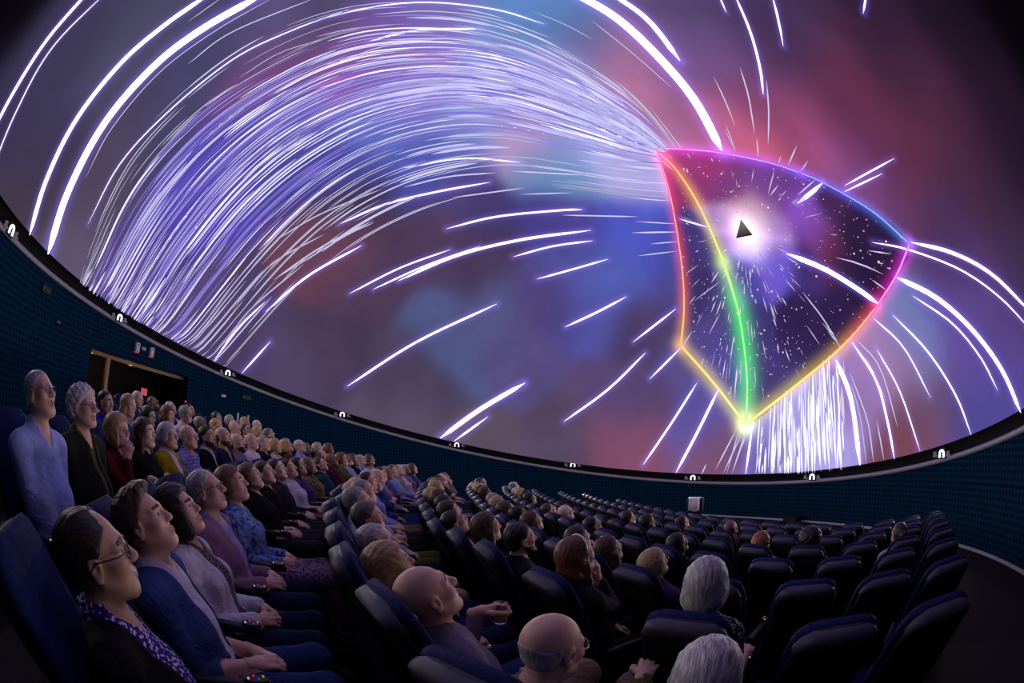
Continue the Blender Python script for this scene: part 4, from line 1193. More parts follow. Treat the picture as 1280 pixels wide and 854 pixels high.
def person_meshes(key, sp, h, hh):
    """shared mesh data of one build"""
    if key in GEO: return GEO[key]
    G = person_geo(sp, h, hh)
    midx = G['lab']
    body = mesh_np('body', G['V'], G['F'], True, [None] * 8, midx)
    V, F, lab, fc = G['body']; VN, FN = vnormals(V, F)
    out = {'body': body, 'C': G['C'], 'Mh': G['Mh'], 'hs': G['hs'], 'hands': G['hands']}
    def garment(nm, mask, off, thick=True):
        v, f, u = sub_mesh(V, F, mask)
        v = v + VN[u] * off
        # turned-in rim so that the edge of the cloth has thickness
        e = np.vstack([f[:, [i, (i + 1) % 4]] for i in range(4)]); es = np.sort(e, 1); _, ix, ct = np.unique(es, axis=0, return_index=True, return_counts=True)
        be = e[ix[ct == 1]]; bv, inv = np.unique(be, return_inverse=True); inv = inv.reshape(be.shape)
        for _ in range(8):
            acc = np.zeros((len(bv), 3)); ct_ = np.zeros(len(bv))
            np.add.at(acc, inv[:, 0], v[be[:, 1]]); np.add.at(acc, inv[:, 1], v[be[:, 0]]); np.add.at(ct_, inv[:, 0], 1); np.add.at(ct_, inv[:, 1], 1)
            v[bv] = v[bv] * .4 + acc / np.maximum(ct_, 1)[:, None] * .6
        vi = v[bv] - VN[u][bv] * (off + .002)
        f2 = np.c_[be[:, 1], be[:, 0], inv[:, 0] + len(v), inv[:, 1] + len(v)]
        out[nm] = mesh_np(nm, np.vstack([v, vi]), np.vstack([f, f2]), True, [None])
    rel = fc - G['P0']; tau = rel @ G['u'] / G['L']; fr = FN @ G['nf']
    top = lab == 1; vg = G['vg']
    if sp.get('open'):
        wd = sp['open'][0] + (sp['open'][1] - sp['open'][0]) * np.clip(tau, 0, 1)
        opening = (fr > .1) & (np.abs(fc[:, 0]) < wd) & (np.abs(rel @ G['nf']) > .04)
        na = np.hypot(fc[:, 0], (rel @ G['nf'])); garment('top', top & ~opening & ~((tau > .9) & (na < .088)), .012)
    else:
        garment('top', top, .005)
    if sp.get('open'): garment('inner', top & (np.abs(fc[:, 0]) < .2), .004)
    garment('trousers', lab == 2, .005)
    for s in (-1, 1):
        m_ = (lab == 3) & (fc[:, 0] * s > 0)
        if m_.sum() > 10: garment('shoe%d' % s, m_, .003)
    GEO[key] = out
    return out


PEOPLE = []


def place_person(root_xyz, f, geo, lk, label, group=None, cat='person'):
    """lk: skin, hair style + colour, glasses, top name/material, inner material, trousers material"""
    r = empty('person', root_xyz, -f); tag(r, label, cat, group)
    hm = mat_hair('hair_' + lk['hc'], HAIR[lk['hc']])
    b = link('body', geo['body'], r)
    bro = mat_hair('hair_' + lk.get('bc', lk['hc']), HAIR[lk.get('bc', lk['hc'])])
    mats = [lk['skin'], lk.get('inner', lk['top']), lk['legs'], M_SHOE, M_LIP, M_EYE, bro, M_IRIS]
    for i, m_ in enumerate(mats):
        b.material_slots[i].link = 'OBJECT'; b.material_slots[i].material = m_
    def part(nm, me, mat):
        o = link(nm, me, r); o.material_slots[0].link = 'OBJECT'; o.material_slots[0].material = mat
        return o
    part(lk.get('topname', 'shirt'), geo['top'], lk['top'])
    if 'inner' in geo: part('shirt', geo['inner'], lk.get('inner', lk['top']))
    part(lk.get('legname', 'trousers'), geo['trousers'], lk['legs'])
    for s in (-1, 1):
        if 'shoe%d' % s in geo: part('shoe', geo['shoe%d' % s], M_SHOE)
    M4 = Matrix.Translation(Vector(geo['C'])) @ Matrix(geo['Mh'].tolist()).to_4x4() @ Matrix.Scale(geo['hs'], 4)
    if lk['hair']:
        V, F = hair_geo(lk['hair'], lk.get('fem', False), lk.get('hres', .008))
        k = ('hair', lk['hair'], lk.get('fem', False), lk.get('hres', .008))
        if k not in GEO: GEO[k] = mesh_np('hair', V, F, True, [None])
        o = part('hair', GEO[k], hm); o.matrix_local = M4
    if lk.get('beard'):
        V, F = hair_geo('beard', False, lk.get('hres', .008)); k = ('beard', lk.get('hres', .008))
        if k not in GEO: GEO[k] = mesh_np('beard', V, F, True, [None])
        o = part('beard', GEO[k], mat_hair('hair_' + lk['beard'], HAIR[lk['beard']])); o.matrix_local = M4
    if lk.get('glasses'):
        gm = glasses_meshes(); o = link('glasses', gm[lk['glasses']], r); o.matrix_local = M4
        link('lens', gm['l'], o)
    if lk.get('headband'):
        m_ = MB(); arc = [(math.cos(q) * .088, -.005 + .0 * q, .045 + math.sin(q) * .085) for q in np.linspace(0, math.pi, 15)]
        m_.tube(arc, .006, 6)
        o = m_.obj('headband', mat_plain('pearl_headband', (.75, .7, .66), .3, .5), r, True); o.matrix_local = M4 @ Matrix.Rotation(-.35, 4, 'X')
    PEOPLE.append(r)
    return r


M_SHOE = mat_plain('dark_leather_shoe', (.012, .010, .010), .4, .4)
# ------------------------------------------------------------------ seating plan and audience
def head_center(sp):
    be = math.radians(sp.get('lean', 24)); u = np.array([0, -math.sin(be), math.cos(be)]); nf = np.array([0, math.cos(be), math.sin(be)])
    N = np.array([0, 0, .475]) + u * 1.03 * .49 * sp.get('th', 1.0)
    Mh = rot('Z', -sp.get('hyaw', 0) * math.pi / 180) @ rot('X', sp.get('hpitch', 12) * math.pi / 180) @ rot('Y', sp.get('hroll', 0) * math.pi / 180)
    return N + u * .045 + nf * sp.get('hfwd', .02) - Mh @ (np.array([0, -.03, -.125]) * sp.get('hs', 1.0))


ROW_X = {-3: (-5.2, .47), -2: (-4.35, .47), -1: (-2.30, .47), 0: (-.86, .48), 1: (-.42, .47), 2: (.12, .48), 3: (.20, .46), 4: (.20, .46), 5: (.22, .46), 6: (.22, .46), 7: (.22, .46), 8: (.2, .46), 9: (.1, .46)}


def proj(X):
    c = RM @ (np.asarray(X, float) - CAM); n_ = np.linalg.norm(c); t = math.acos(c[2] / n_); h_ = math.hypot(c[0], c[1]) + 1e-9; rr = 2 * FPX * math.sin(t / 2)
    return 640 + rr * c[0] / h_, 427 - rr * c[1] / h_


def grid_head(k, j):
    x = ROW_X[k][0] - ROW_X[k][1] * j
    return np.array([x, row_y(k, x), head_z(k, x)])


C_ = lambda *a: srgb(*a)
CL = {'pale blue': C_(150, 160, 215), 'dark green': C_(30, 34, 26), 'dark red': C_(90, 14, 24), 'black': C_(16, 15, 18), 'mustard': C_(170, 150, 20), 'lavender': C_(165, 155, 205), 'navy': C_(22, 26, 70), 'grey': C_(120, 112, 130),
      'white': C_(215, 205, 215), 'mauve': C_(150, 110, 135), 'denim blue': C_(58, 78, 128), 'teal': C_(24, 70, 84), 'purple': C_(78, 58, 108), 'olive': C_(96, 96, 40), 'royal blue': C_(30, 50, 160), 'beige': C_(170, 150, 125),
      'pink': C_(205, 120, 150), 'maroon': C_(80, 24, 44), 'charcoal': C_(42, 40, 48), 'brown': C_(90, 62, 46), 'khaki': C_(128, 104, 84), 'jeans': C_(40, 52, 100), 'dark jeans': C_(24, 28, 60), 'light grey': C_(170, 165, 178), 'yellow': C_(200, 170, 40)}
cl = lambda c: mat_cloth('cloth_' + c.replace(' ', '_'), CL[c])
FLORAL = mat_cloth('cloth_purple_floral', C_(225, 215, 240), 'floral', C_(52, 30, 120), 75)
BLUEPRINT = mat_cloth('cloth_blue_print', C_(60, 80, 170), 'print', C_(130, 160, 190), 38)
SKIRTPRINT = mat_cloth('cloth_skirt_print', C_(30, 40, 95), 'print', C_(150, 110, 130), 50)
CHECK = mat_cloth('cloth_lavender_check', C_(165, 160, 215), 'check', C_(95, 90, 160), 14)
SCARF = mat_cloth('cloth_black_print', C_(20, 16, 26), 'floral', C_(120, 105, 100), 60)
DOTS = mat_cloth('cloth_black_dots', C_(190, 185, 190), 'floral', C_(16, 14, 20), 60)
YELLOWPRINT = mat_cloth('cloth_yellow_print', C_(170, 140, 60), 'print', C_(90, 80, 70), 45)

SEATED = {}                                                   # (row, index) -> short phrase of who sits there


def seat_under(k, root, f, phrase, group=None):
    return place_seat(root[0], root[1], root[2], f, phrase, group)


HIPS_AT = []                                                  # (row, x, y) of every seat


def on_row(k, px, py):
    """distance along the sight line of a head at which it stands over its row's head line"""
    d = ray(px, py); best = None
    for D_ in np.arange(1.0, 12.0, .01):
        h_ = d * D_; e_ = h_[1] - row_y(k, h_[0])
        if best is not None and e_ * best < 0: return D_
        best = e_
    return None


def hero(k, j, px, py, sp, lk, label, short, res=(.018, .0078), dd=0.0, D=None, gap=.465):
    sp = dict(sp); lk = dict(lk)
    auto = D is None
    D = D or on_row(k, px, py) or np.linalg.norm(grid_head(k, j) - CAM)
    prev = [h_ for h_ in HIPS_AT if h_[0] == k]
    while True:
        H = CAM + ray(px, py) * D
        x = H[0]; f = row_face(x) + math.radians(sp.get('turn', 0)); fz = floor_z(k, x)
        want = H[2] - fz; sp['th'] = 1.0
        z0 = head_center(sp)[2]; sp['th'] = float(np.clip(1 + (want - z0) / (.49 * 1.03 * math.cos(math.radians(sp.get('lean', 24)))), .86, 1.16))
        c = head_center(sp); rz = np.array([[math.cos(-f), -math.sin(-f)], [math.sin(-f), math.cos(-f)]])
        xy = H[:2] - rz @ c[:2]
        if not prev or min(math.hypot(xy[0] - h_[1], xy[1] - h_[2]) for h_ in prev) >= gap: break
        if auto: px += .4; D = on_row(k, px, py) or D + .01        # slide on along the row
        else: D += .01
    HIPS_AT.append((k, xy[0], xy[1]))
    geo = person_meshes(('hero', label), sp, *res)
    lk['fem'] = sp.get('fem', False); lk['hres'] = .006 if res[1] < .006 else .008
    dz = float(np.clip(H[2] - (fz + c[2]), -.02, .03))
    p = place_person((xy[0], xy[1], fz + dz), f, geo, lk, label)
    p['seat_row'] = k
    fw = np.array([math.sin(f), math.cos(f)]) * SEAT_BACK
    place_seat(xy[0] - fw[0], xy[1] - fw[1], fz, f, 'navy recliner seat under the ' + short, 'occupied recliner seats', True, max(0.0, sp.get('lean', 24) - 21) * .35)
    return p


SEAT_BACK = .024                                              # the back cushion gives a little, it does not swallow the sitter
S0, S1, S2, S3, S4 = SKIN
BIG = (.0138, .0050)
# --- row beside the camera
hero(0, 0, 118, 690, dict(head='smile', lean=16, hpitch=18, hyaw=-8, armL='lap', armR='rest', open=(.03, .085), collar=True, girth=1.08, knee=.09), dict(skin=S2, hair='receding', hc='darkbrown', glasses='f', top=cl('black'), topname='jacket', inner=FLORAL, legs=cl('black')),
     'smiling man in black glasses, dark blazer and purple floral shirt', 'man in dark blazer and floral shirt', BIG, D=1.18)
hero(0, 1, 178, 650, dict(head='young', lean=22, hpitch=32, armL='lap', armR='lap', sleeve='rolled', open=(.035, .07)), dict(skin=S1, hair='quiff', hc='brown', top=cl('denim blue'), topname='jacket', inner=cl('white'), legs=cl('jeans')),
     'young man with brown quiff in denim blue overshirt over white tee', 'young man in denim overshirt', BIG, D=1.60)
hero(0, 2, 222, 643, dict(fem=True, head='woman', lean=24, hpitch=30, armL='clasp', armR='clasp', open=(.03, .06)), dict(skin=S1, hair='bob', hc='darkbrown', top=cl('white'), topname='jacket', inner=SCARF, legs=cl('dark jeans')),
     'woman with dark brown bob in white jacket over black print top', 'woman in white jacket', BIG, D=2.02)
hero(0, 3, 257, 611, dict(head='man_old', lean=22, hpitch=24, armL='clasp', armR='clasp', open=(.03, .07), collar=True), dict(skin=S1, hair='receding', hc='silver', glasses='f', top=cl('mauve'), topname='jacket', inner=cl('lavender'), legs=cl('dark jeans')),
     'grey haired man in glasses, mauve blazer and lavender shirt', 'man in mauve blazer', BIG, D=2.45)
hero(0, 4, 289, 604, dict(fem=True, head='woman_old', lean=24, hpitch=22, armL='clasp', armR='clasp', legs='skirt'), dict(skin=S1, hair='shortwoman', hc='lightbrown', top=BLUEPRINT, topname='blouse', legs=SKIRTPRINT, legname='skirt'),
     'woman with short light brown hair in blue print blouse and patterned skirt', 'woman in blue print blouse', (.0165, .0068)  , D=2.90)
hero(0, 5, 312, 602, dict(fem=True, head='woman', lean=26, hpitch=28, armL='clasp', armR='clasp', sleeve='short', girth=1.1), dict(skin=S3, hair='shortwoman', hc='lightbrown', top=cl('black'), legs=cl('charcoal')),
     'woman with light brown hair and bare forearms in plain black top', 'bare-armed woman in black top')
hero(0, 6, 329, 598, dict(head='man', lean=25, hpitch=22, armL='lap', armR='lap'), dict(skin=S1, hair='short', hc='brown', top=cl('black'), legs=cl('charcoal')), 'brown haired man in black jumper beside the bare-armed woman', 'man in black jumper')
hero(0, 7, 344, 591, dict(head='young', lean=22, hpitch=24, armL='clasp', armR='clasp'), dict(skin=S3, hair='short', hc='darkbrown', top=cl('charcoal'), legs=cl('charcoal')), 'young man with dark hair in charcoal top and charcoal trousers', 'young man in charcoal top')
hero(0, 8, 358, 586, dict(fem=True, lean=26, hpitch=28, armL='clasp', armR='clasp', sleeve='rolled'), dict(skin=S1, hair='short', hc='darkbrown', top=cl('white'), legs=cl('khaki')), 'short haired woman in white blouse and khaki trousers', 'woman in white blouse')
hero(0, 9, 371, 583, dict(fem=True, lean=24, hpitch=26, armL='lap', armR='lap'), dict(skin=S2, hair='long', hc='darkbrown', top=cl('purple'), legs=cl('black')), 'woman with long dark hair in purple top', 'woman in purple top')
hero(0, 10, 386, 582, dict(fem=True, lean=25, hpitch=23, armL='lap', armR='clasp'), dict(skin=S2, hair='bob', hc='lightbrown', top=YELLOWPRINT, legs=cl('jeans')), 'woman in yellow print top beside the woman in purple', 'woman in yellow print top')
hero(0, 11, 400, 580, dict(lean=25, hpitch=28, armL='clasp', armR='clasp'), dict(skin=S1, hair='short', hc='brown', top=cl('teal'), legs=cl('khaki')), 'brown haired man in teal jumper and khaki trousers', 'man in teal jumper')
# --- row behind
hero(-1, 0, 49, 491, dict(head='man_old', lean=12, hpitch=22, armL='lap', armR='lap', collar=True, girth=1.15, sws=1.12), dict(skin=S1, hair='crop', hc='silver', glasses='f', top=cl('pale blue'), legs=cl('black')), 'man in black glasses and pale blue long-sleeved shirt', 'man in pale blue shirt', BIG, D=2.42)
hero(-1, 1, 104, 507, dict(head='man_old', lean=14, hpitch=12, armL='lap', armR='lap', open=(.012, .03), collar=True, girth=1.2, sws=1.1), dict(skin=S1, hair='curly', hc='white', glasses='f', top=cl('dark green'), topname='jacket', inner=cl('olive'), legs=cl('black')),
     'white haired man in glasses and dark green zipped jacket', 'man in dark green jacket', BIG, D=2.75, gap=.53)
hero(-1, 2, 147, 537, dict(head='man', lean=16, hpitch=6, armL='lap', armR='chin', turn=0), dict(skin=S1, hair='bob', hc='blond', glasses='f', top=cl('dark red'), topname='sweater', legs=cl('black')), 'blond person in glasses and dark red sweater, hand on chin', 'person in dark red sweater', (.0165, .0068))
hero(-1, 3, 181, 540, dict(fem=True, lean=18, hpitch=10, armL='cross', armR='cross'), dict(skin=S3, hair='long', hc='brown', top=cl('black'), legs=cl('black')), 'woman with long brown hair and folded arms in black top', 'long haired woman with folded arms', (.0165, .0068))
hero(-1, 4, 208, 544, dict(fem=True, head='woman_old', lean=18, hpitch=10, armL='lap', armR='lap', open=(.03, .055)), dict(skin=S1, hair='shortwoman', hc='silver', glasses='w', top=cl('mustard'), topname='cardigan', inner=cl('white'), legs=cl('charcoal')),
     'silver haired woman in mustard yellow cardigan over white top', 'woman in mustard cardigan', (.0165, .0068))
hero(-1, 5, 234, 545, dict(head='man_old', lean=18, hpitch=10, armL='lap', armR='lap', collar=True, girth=1.05), dict(skin=S1, hair='fringe', hc='silver', glasses='w', top=CHECK, legs=cl('navy')), 'balding man in glasses and lavender check shirt', 'man in check shirt', (.0165, .0068))
hero(-1, 6, 257, 545, dict(lean=18, hpitch=14, armL='lap', armR='lap', open=(.012, .03)), dict(skin=S2, hair='short', hc='black', beard='black', top=cl('black'), topname='jacket', inner=cl('white'), legs=cl('black')), 'dark bearded man in black jacket with white collar showing', 'bearded man in black jacket')
hero(-1, 7, 273, 545, dict(lean=20, hpitch=16, armL='lap', armR='lap', open=(.012, .03)), dict(skin=S1, hair='fringe', hc='brown', beard='brown', top=cl('navy'), topname='jacket', inner=cl('yellow'), legs=cl('black')), 'bearded balding man in navy jacket with yellow stripe', 'balding man in navy jacket')
hero(-1, 8, 291, 552, dict(head='man_round', lean=20, hpitch=14, armL='cross', armR='cross', girth=1.1), dict(skin=S1, hair=None, hc='brown', beard='darkbrown', top=cl('grey'), topname='sweater', legs=cl('black')), 'shaven-headed bearded man in grey sweater with folded arms', 'bearded man in grey sweater')
hero(-1, 9, 307, 551, dict(head='man_old', lean=20, hpitch=16, armL='cross', armR='lap', girth=1.05), dict(skin=S1, hair='fringe', hc='silver', top=cl('white'), legs=cl('navy')), 'balding man in plain white shirt', 'man in white shirt')
hero(-1, 10, 322, 554, dict(head='man_round', lean=20, hpitch=14, girth=1.1), dict(skin=S1, hair='crop', hc='grey', top=cl('black'), legs=cl('black')), 'stocky man with cropped grey hair in black top', 'stocky man in black top')
hero(-1, 11, 336, 557, dict(fem=True, lean=20, hpitch=14, open=(.03, .06)), dict(skin=S1, hair='shortwoman', hc='blond', top=cl('white'), inner=cl('yellow'), legs=cl('black')), 'woman with short blond hair in white top with yellow scarf', 'blond woman in white top')
# --- row next behind, under the booth
hero(-2, 0, 132, 502, dict(lean=12, hpitch=4), dict(skin=S2, hair='crop', hc='darkbrown', top=cl('royal blue'), legs=cl('black')), 'man with closely cropped hair in royal blue top under the booth', 'man in royal blue top')
hero(-2, 1, 160, 506, dict(fem=True, lean=12, hpitch=2), dict(skin=S3, hair='long', hc='blond', top=cl('light grey'), legs=cl('black')), 'woman with long blond hair in light grey top under the booth', 'woman with long blond hair')
hero(-3, 0, 172, 499, dict(lean=10, hpitch=4), dict(skin=S3, hair='short', hc='silver', top=cl('light grey'), legs=cl('black')), 'silver haired man in light grey top behind the long blond hair', 'silver haired man in light grey')
hero(-2, 2, 186, 520, dict(fem=True, lean=14, hpitch=2), dict(skin=S3, hair='long', hc='black', glasses='f', top=cl('charcoal'), legs=cl('black')), 'black haired woman in glasses and charcoal top', 'woman in glasses and charcoal top')
hero(-2, 3, 203, 519, dict(fem=True, lean=14, hpitch=2), dict(skin=S1, hair='bob', hc='auburn', top=cl('charcoal'), legs=cl('black')), 'woman with auburn bob in charcoal top', 'woman with auburn bob')
hero(-2, 4, 222, 517, dict(lean=12, hpitch=6), dict(skin=S2, hair='short', hc='grey', glasses='f', top=cl('white'), legs=cl('black')), 'grey haired man in glasses and white shirt by the blue wall', 'grey haired man in white shirt')
# --- row in front of the camera
hero(1, 0, 882, 850, dict(fem=True, head='woman_old', lean=14, hpitch=-18, hfwd=.05), dict(skin=S1, hair='shortwoman', hc='silver', top=cl('lavender'), legs=cl('charcoal')), 'silver haired woman with bowed head in lavender top', 'silver haired woman with bowed head', BIG, D=1.2)
hero(1, 1, 690, 812, dict(head='man_old', lean=18, hpitch=-4, armL='lap', armR='thigh', hyaw=10, hfwd=.03, knee=.115, kz=.17), dict(skin=S1, hair='fringe', hc='silver', glasses='w', top=cl('olive'), legs=cl('khaki')), 'bald man with grey fringe in thin glasses and khaki trousers', 'bald man in khaki trousers', BIG, D=1.19)
bald_man = hero(1, 2, 531, 741, dict(head='man_round', lean=30, hpitch=34, armL='glass', armR='lap', hs=1.04), dict(skin=S1, hair=None, hc='brown', top=cl('grey'), legs=cl('jeans')), 'bald man reclining in grey shirt and blue jeans', 'bald man in grey shirt', BIG, D=1.46, gap=.49)
hero(1, 3, 487, 706, dict(fem=True, lean=28, hpitch=26, armL='lap', armR='lap'), dict(skin=S1, hair='bob', hc='blond', top=cl('charcoal'), legs=cl('dark jeans')), 'woman with streaked blond hair beside the bald man in grey', 'woman with streaked blond hair', BIG, D=1.92)
hero(1, 4, 470, 679, dict(head='man_old', lean=27, hpitch=22, armL='lap', armR='lap', girth=1.05), dict(skin=S1, hair='short', hc='silver', top=cl('yellow'), legs=cl('navy')), 'man with swept-back silver hair in yellow top', 'silver haired man in yellow top', (.0165, .0068), D=2.3)
hero(1, 5, 460, 646, dict(head='man_old', lean=25, hpitch=14), dict(skin=S1, hair='short', hc='darkgrey', top=cl('navy'), legs=cl('beige')), 'man with dark grey hair in navy top and beige trousers', 'dark grey haired man in navy', D=2.85)
hero(1, 6, 446, 625, dict(head='man_old', lean=25, hpitch=16), dict(skin=S1, hair='short', hc='grey', top=cl('white'), inner=cl('white'), legs=cl('navy')), 'grey haired man in white shirt and navy trousers', 'grey haired man in white and navy', D=3.35)
hero(1, 7, 454, 614, dict(head='man_round', lean=26, hpitch=18, girth=1.1), dict(skin=S1, hair='crop', hc='grey', top=cl('light grey'), legs=cl('olive')), 'heavy man with cropped hair in light grey top and olive trousers', 'heavy man in light grey top', D=3.85)
# --- second row in front
hero(2, 2, 883, 728, dict(fem=True, head='woman_old', lean=20, hpitch=8, armR='rest', armL='lap', sleeve='short'), dict(skin=S1, hair='bob', hc='silver', top=DOTS, legs=cl('black')), 'woman with silver bob in black and white dotted top, bare arms', 'woman with silver bob', BIG, D=2.0)
hero(2, 4, 720, 694, dict(fem=True, lean=24, hpitch=16, armR='chin', armL='lap'), dict(skin=S1, hair='long', hc='auburn', headband=True, top=cl('charcoal'), legs=cl('black')), 'auburn haired woman with pale headband, hand at her face', 'auburn woman with headband', (.0165, .0068), D=2.45)
hero(2, 5, 650, 672, dict(lean=22, hpitch=12, collar=True), dict(skin=S1, hair='short', hc='black', beard='darkbrown', top=cl('charcoal'), legs=cl('jeans')), 'black haired man with short beard in charcoal collar and jeans', 'black haired man in jeans', (.0165, .0068), D=3.05)
hero(2, 6, 608, 658, dict(fem=True, lean=22, hpitch=14), dict(skin=S1, hair='long', hc='brown', top=cl('white'), legs=cl('black')), 'woman with long brown hair in white top beside black haired man', 'long brown haired woman in white', (.0165, .0068), D=3.35)
HERO_N = len(PEOPLE)

# --- everyone else
BUILDS = [dict(lean=24, hpitch=19), dict(lean=27, hpitch=27, armL='clasp', armR='clasp'), dict(lean=22, hpitch=15, armL='cross', armR='cross', girth=1.08, head='man_round'), dict(lean=26, hpitch=23, armL='thigh', armR='lap', head='man_old'),
          dict(lean=30, hpitch=31, armL='lap', armR='rest', sleeve='short'), dict(fem=True, lean=24, hpitch=19), dict(fem=True, lean=27, hpitch=25, armL='clasp', armR='clasp'), dict(fem=True, lean=22, hpitch=15, armL='cross', armR='lap'),
          dict(fem=True, lean=26, hpitch=23, armL='lap', armR='chin', head='woman_old'), dict(fem=True, lean=28, hpitch=29, armL='lap', armR='lap', sleeve='short')]
MEN_H = [('short', 'brown'), ('short', 'darkbrown'), ('short', 'black'), ('crop', 'grey'), ('fringe', 'silver'), (None, 'brown'), ('short', 'silver'), ('receding', 'grey'), ('quiff', 'lightbrown'), ('fringe', 'brown'), ('curly', 'darkgrey')]
WOM_H = [('long', 'brown'), ('long', 'darkbrown'), ('bob', 'blond'), ('bob', 'silver'), ('shortwoman', 'grey'), ('long', 'blond'), ('bun', 'darkbrown'), ('shortwoman', 'auburn'), ('long', 'black'), ('curly', 'ginger'), ('bob', 'brown')]
HW = {'short': 'short {} hair', 'crop': 'cropped {} hair', 'fringe': 'balding {} hair', None: 'shaven head', 'receding': 'receding {} hair', 'quiff': '{} quiff', 'curly': 'curly {} hair', 'long': 'long {} hair', 'bob': '{} bob', 'shortwoman': 'full {} hair', 'bun': '{} bun', 'afro': 'round {} afro'}
HCN = {'darkbrown': 'dark brown', 'lightbrown': 'light brown', 'darkgrey': 'dark grey'}
TOPS = ['white', 'black', 'navy', 'pale blue', 'grey', 'maroon', 'teal', 'purple', 'light grey', 'olive', 'royal blue', 'beige', 'charcoal', 'pink', 'mauve', 'denim blue', 'brown', 'lavender']
LEGC = ['dark jeans', 'charcoal', 'black', 'jeans', 'khaki', 'navy', 'beige']
ROWP = {-3: 'back row by booth', -2: 'row under the booth', -1: 'row of mustard cardigan', 0: 'row of white jacket', 1: 'row of grey-shirted bald man', 2: 'row of silver bob'}
for _k, _w in enumerate(['one row', 'two rows', 'three rows', 'four rows', 'five rows', 'six rows', 'seven rows']): ROWP[3 + _k] = _w + ' ahead of silver bob'
ORD = 'first second third fourth fifth sixth seventh eighth ninth tenth eleventh twelfth thirteenth fourteenth fifteenth sixteenth seventeenth eighteenth nineteenth twentieth twenty-first twenty-second twenty-third twenty-fourth twenty-fifth twenty-sixth'.split()
# people standing out among the empty lower seats: pixel of the head, look
LOW = [(700, 656, 'm', ('fringe', 'silver'), 'pink'), (745, 655, 'm', ('short', 'black'), 'brown'), (786, 656, 'm', ('short', 'darkbrown'), 'charcoal'), (815, 664, 'f', ('long', 'black'), 'navy'), (856, 662, 'f', ('bun', 'darkbrown'), 'maroon'), (862, 684, 'm', ('short', 'black'), 'black'),
       (775, 722, 'f', ('shortwoman', 'blond'), 'purple'), (930, 692, 'f', ('curly', 'ginger'), 'lavender'), (1010, 690, 'm', ('afro', 'black'), 'olive'), (920, 668, 'm', (None, 'brown'), 'brown'), (1108, 676, 'f', ('bun', 'darkbrown'), 'light grey'),
       (640, 617, 'm', ('crop', 'brown'), 'pale blue'), (655, 622, 'm', ('short', 'darkbrown'), 'black'), (683, 640, 'm', ('short', 'brown'), 'black'), (760, 680, 'f', ('long', 'brown'), 'charcoal'), (730, 668, 'f', ('long', 'darkbrown'), 'maroon')]
seats = []
PITCH_SEAT = .48


def hips(k, x):
    f_ = row_face(x); return x + .28 * math.sin(f_), row_y(k, x) + .28 * math.cos(f_)


for k in range(-3, 9):
    x = ROW_X[k][0] if k != -3 else -6.4; n_ = 0
    xend = {-3: -10.0, -2: -9.2, -1: -9.6}.get(k, -9.6)
    while x > xend and n_ < 30:
        hx, hy = hips(k, x)
        if all(math.hypot(hx - h_[1], hy - h_[2]) >= PITCH_SEAT for h_ in HIPS_AT):
            gh = np.array([x, row_y(k, x), head_z(k, x)]); p = proj(gh)
            if math.hypot(gh[0] - DC[0], gh[1] + .3 - DC[1]) <= R - 1.3 and -60 <= p[0] <= 1330 and not (k >= 3 and gh[1] > 9.6) and floor_z(k, x) >= -.02:
                HIPS_AT.append((k, hx, hy)); seats.append((k, n_, gh, p)); n_ += 1
        x -= .01
taken = {}
for px, py, g_, hr, tc_ in LOW:
    best = min((s for s in seats if s[0] >= 3 and (s[0], s[1]) not in taken), key=lambda s: (s[3][0] - px) ** 2 + 2.0 * (s[3][1] - py) ** 2)
    taken[best[0], best[1]] = (px, py, g_, hr, tc_)
used = {}
EMPTY_L = {}
rnd = random.Random(5)
row_xs = {k: sorted([h_[1] for h_ in HIPS_AT if h_[0] == k], reverse=True) for k in range(-3, 9)}
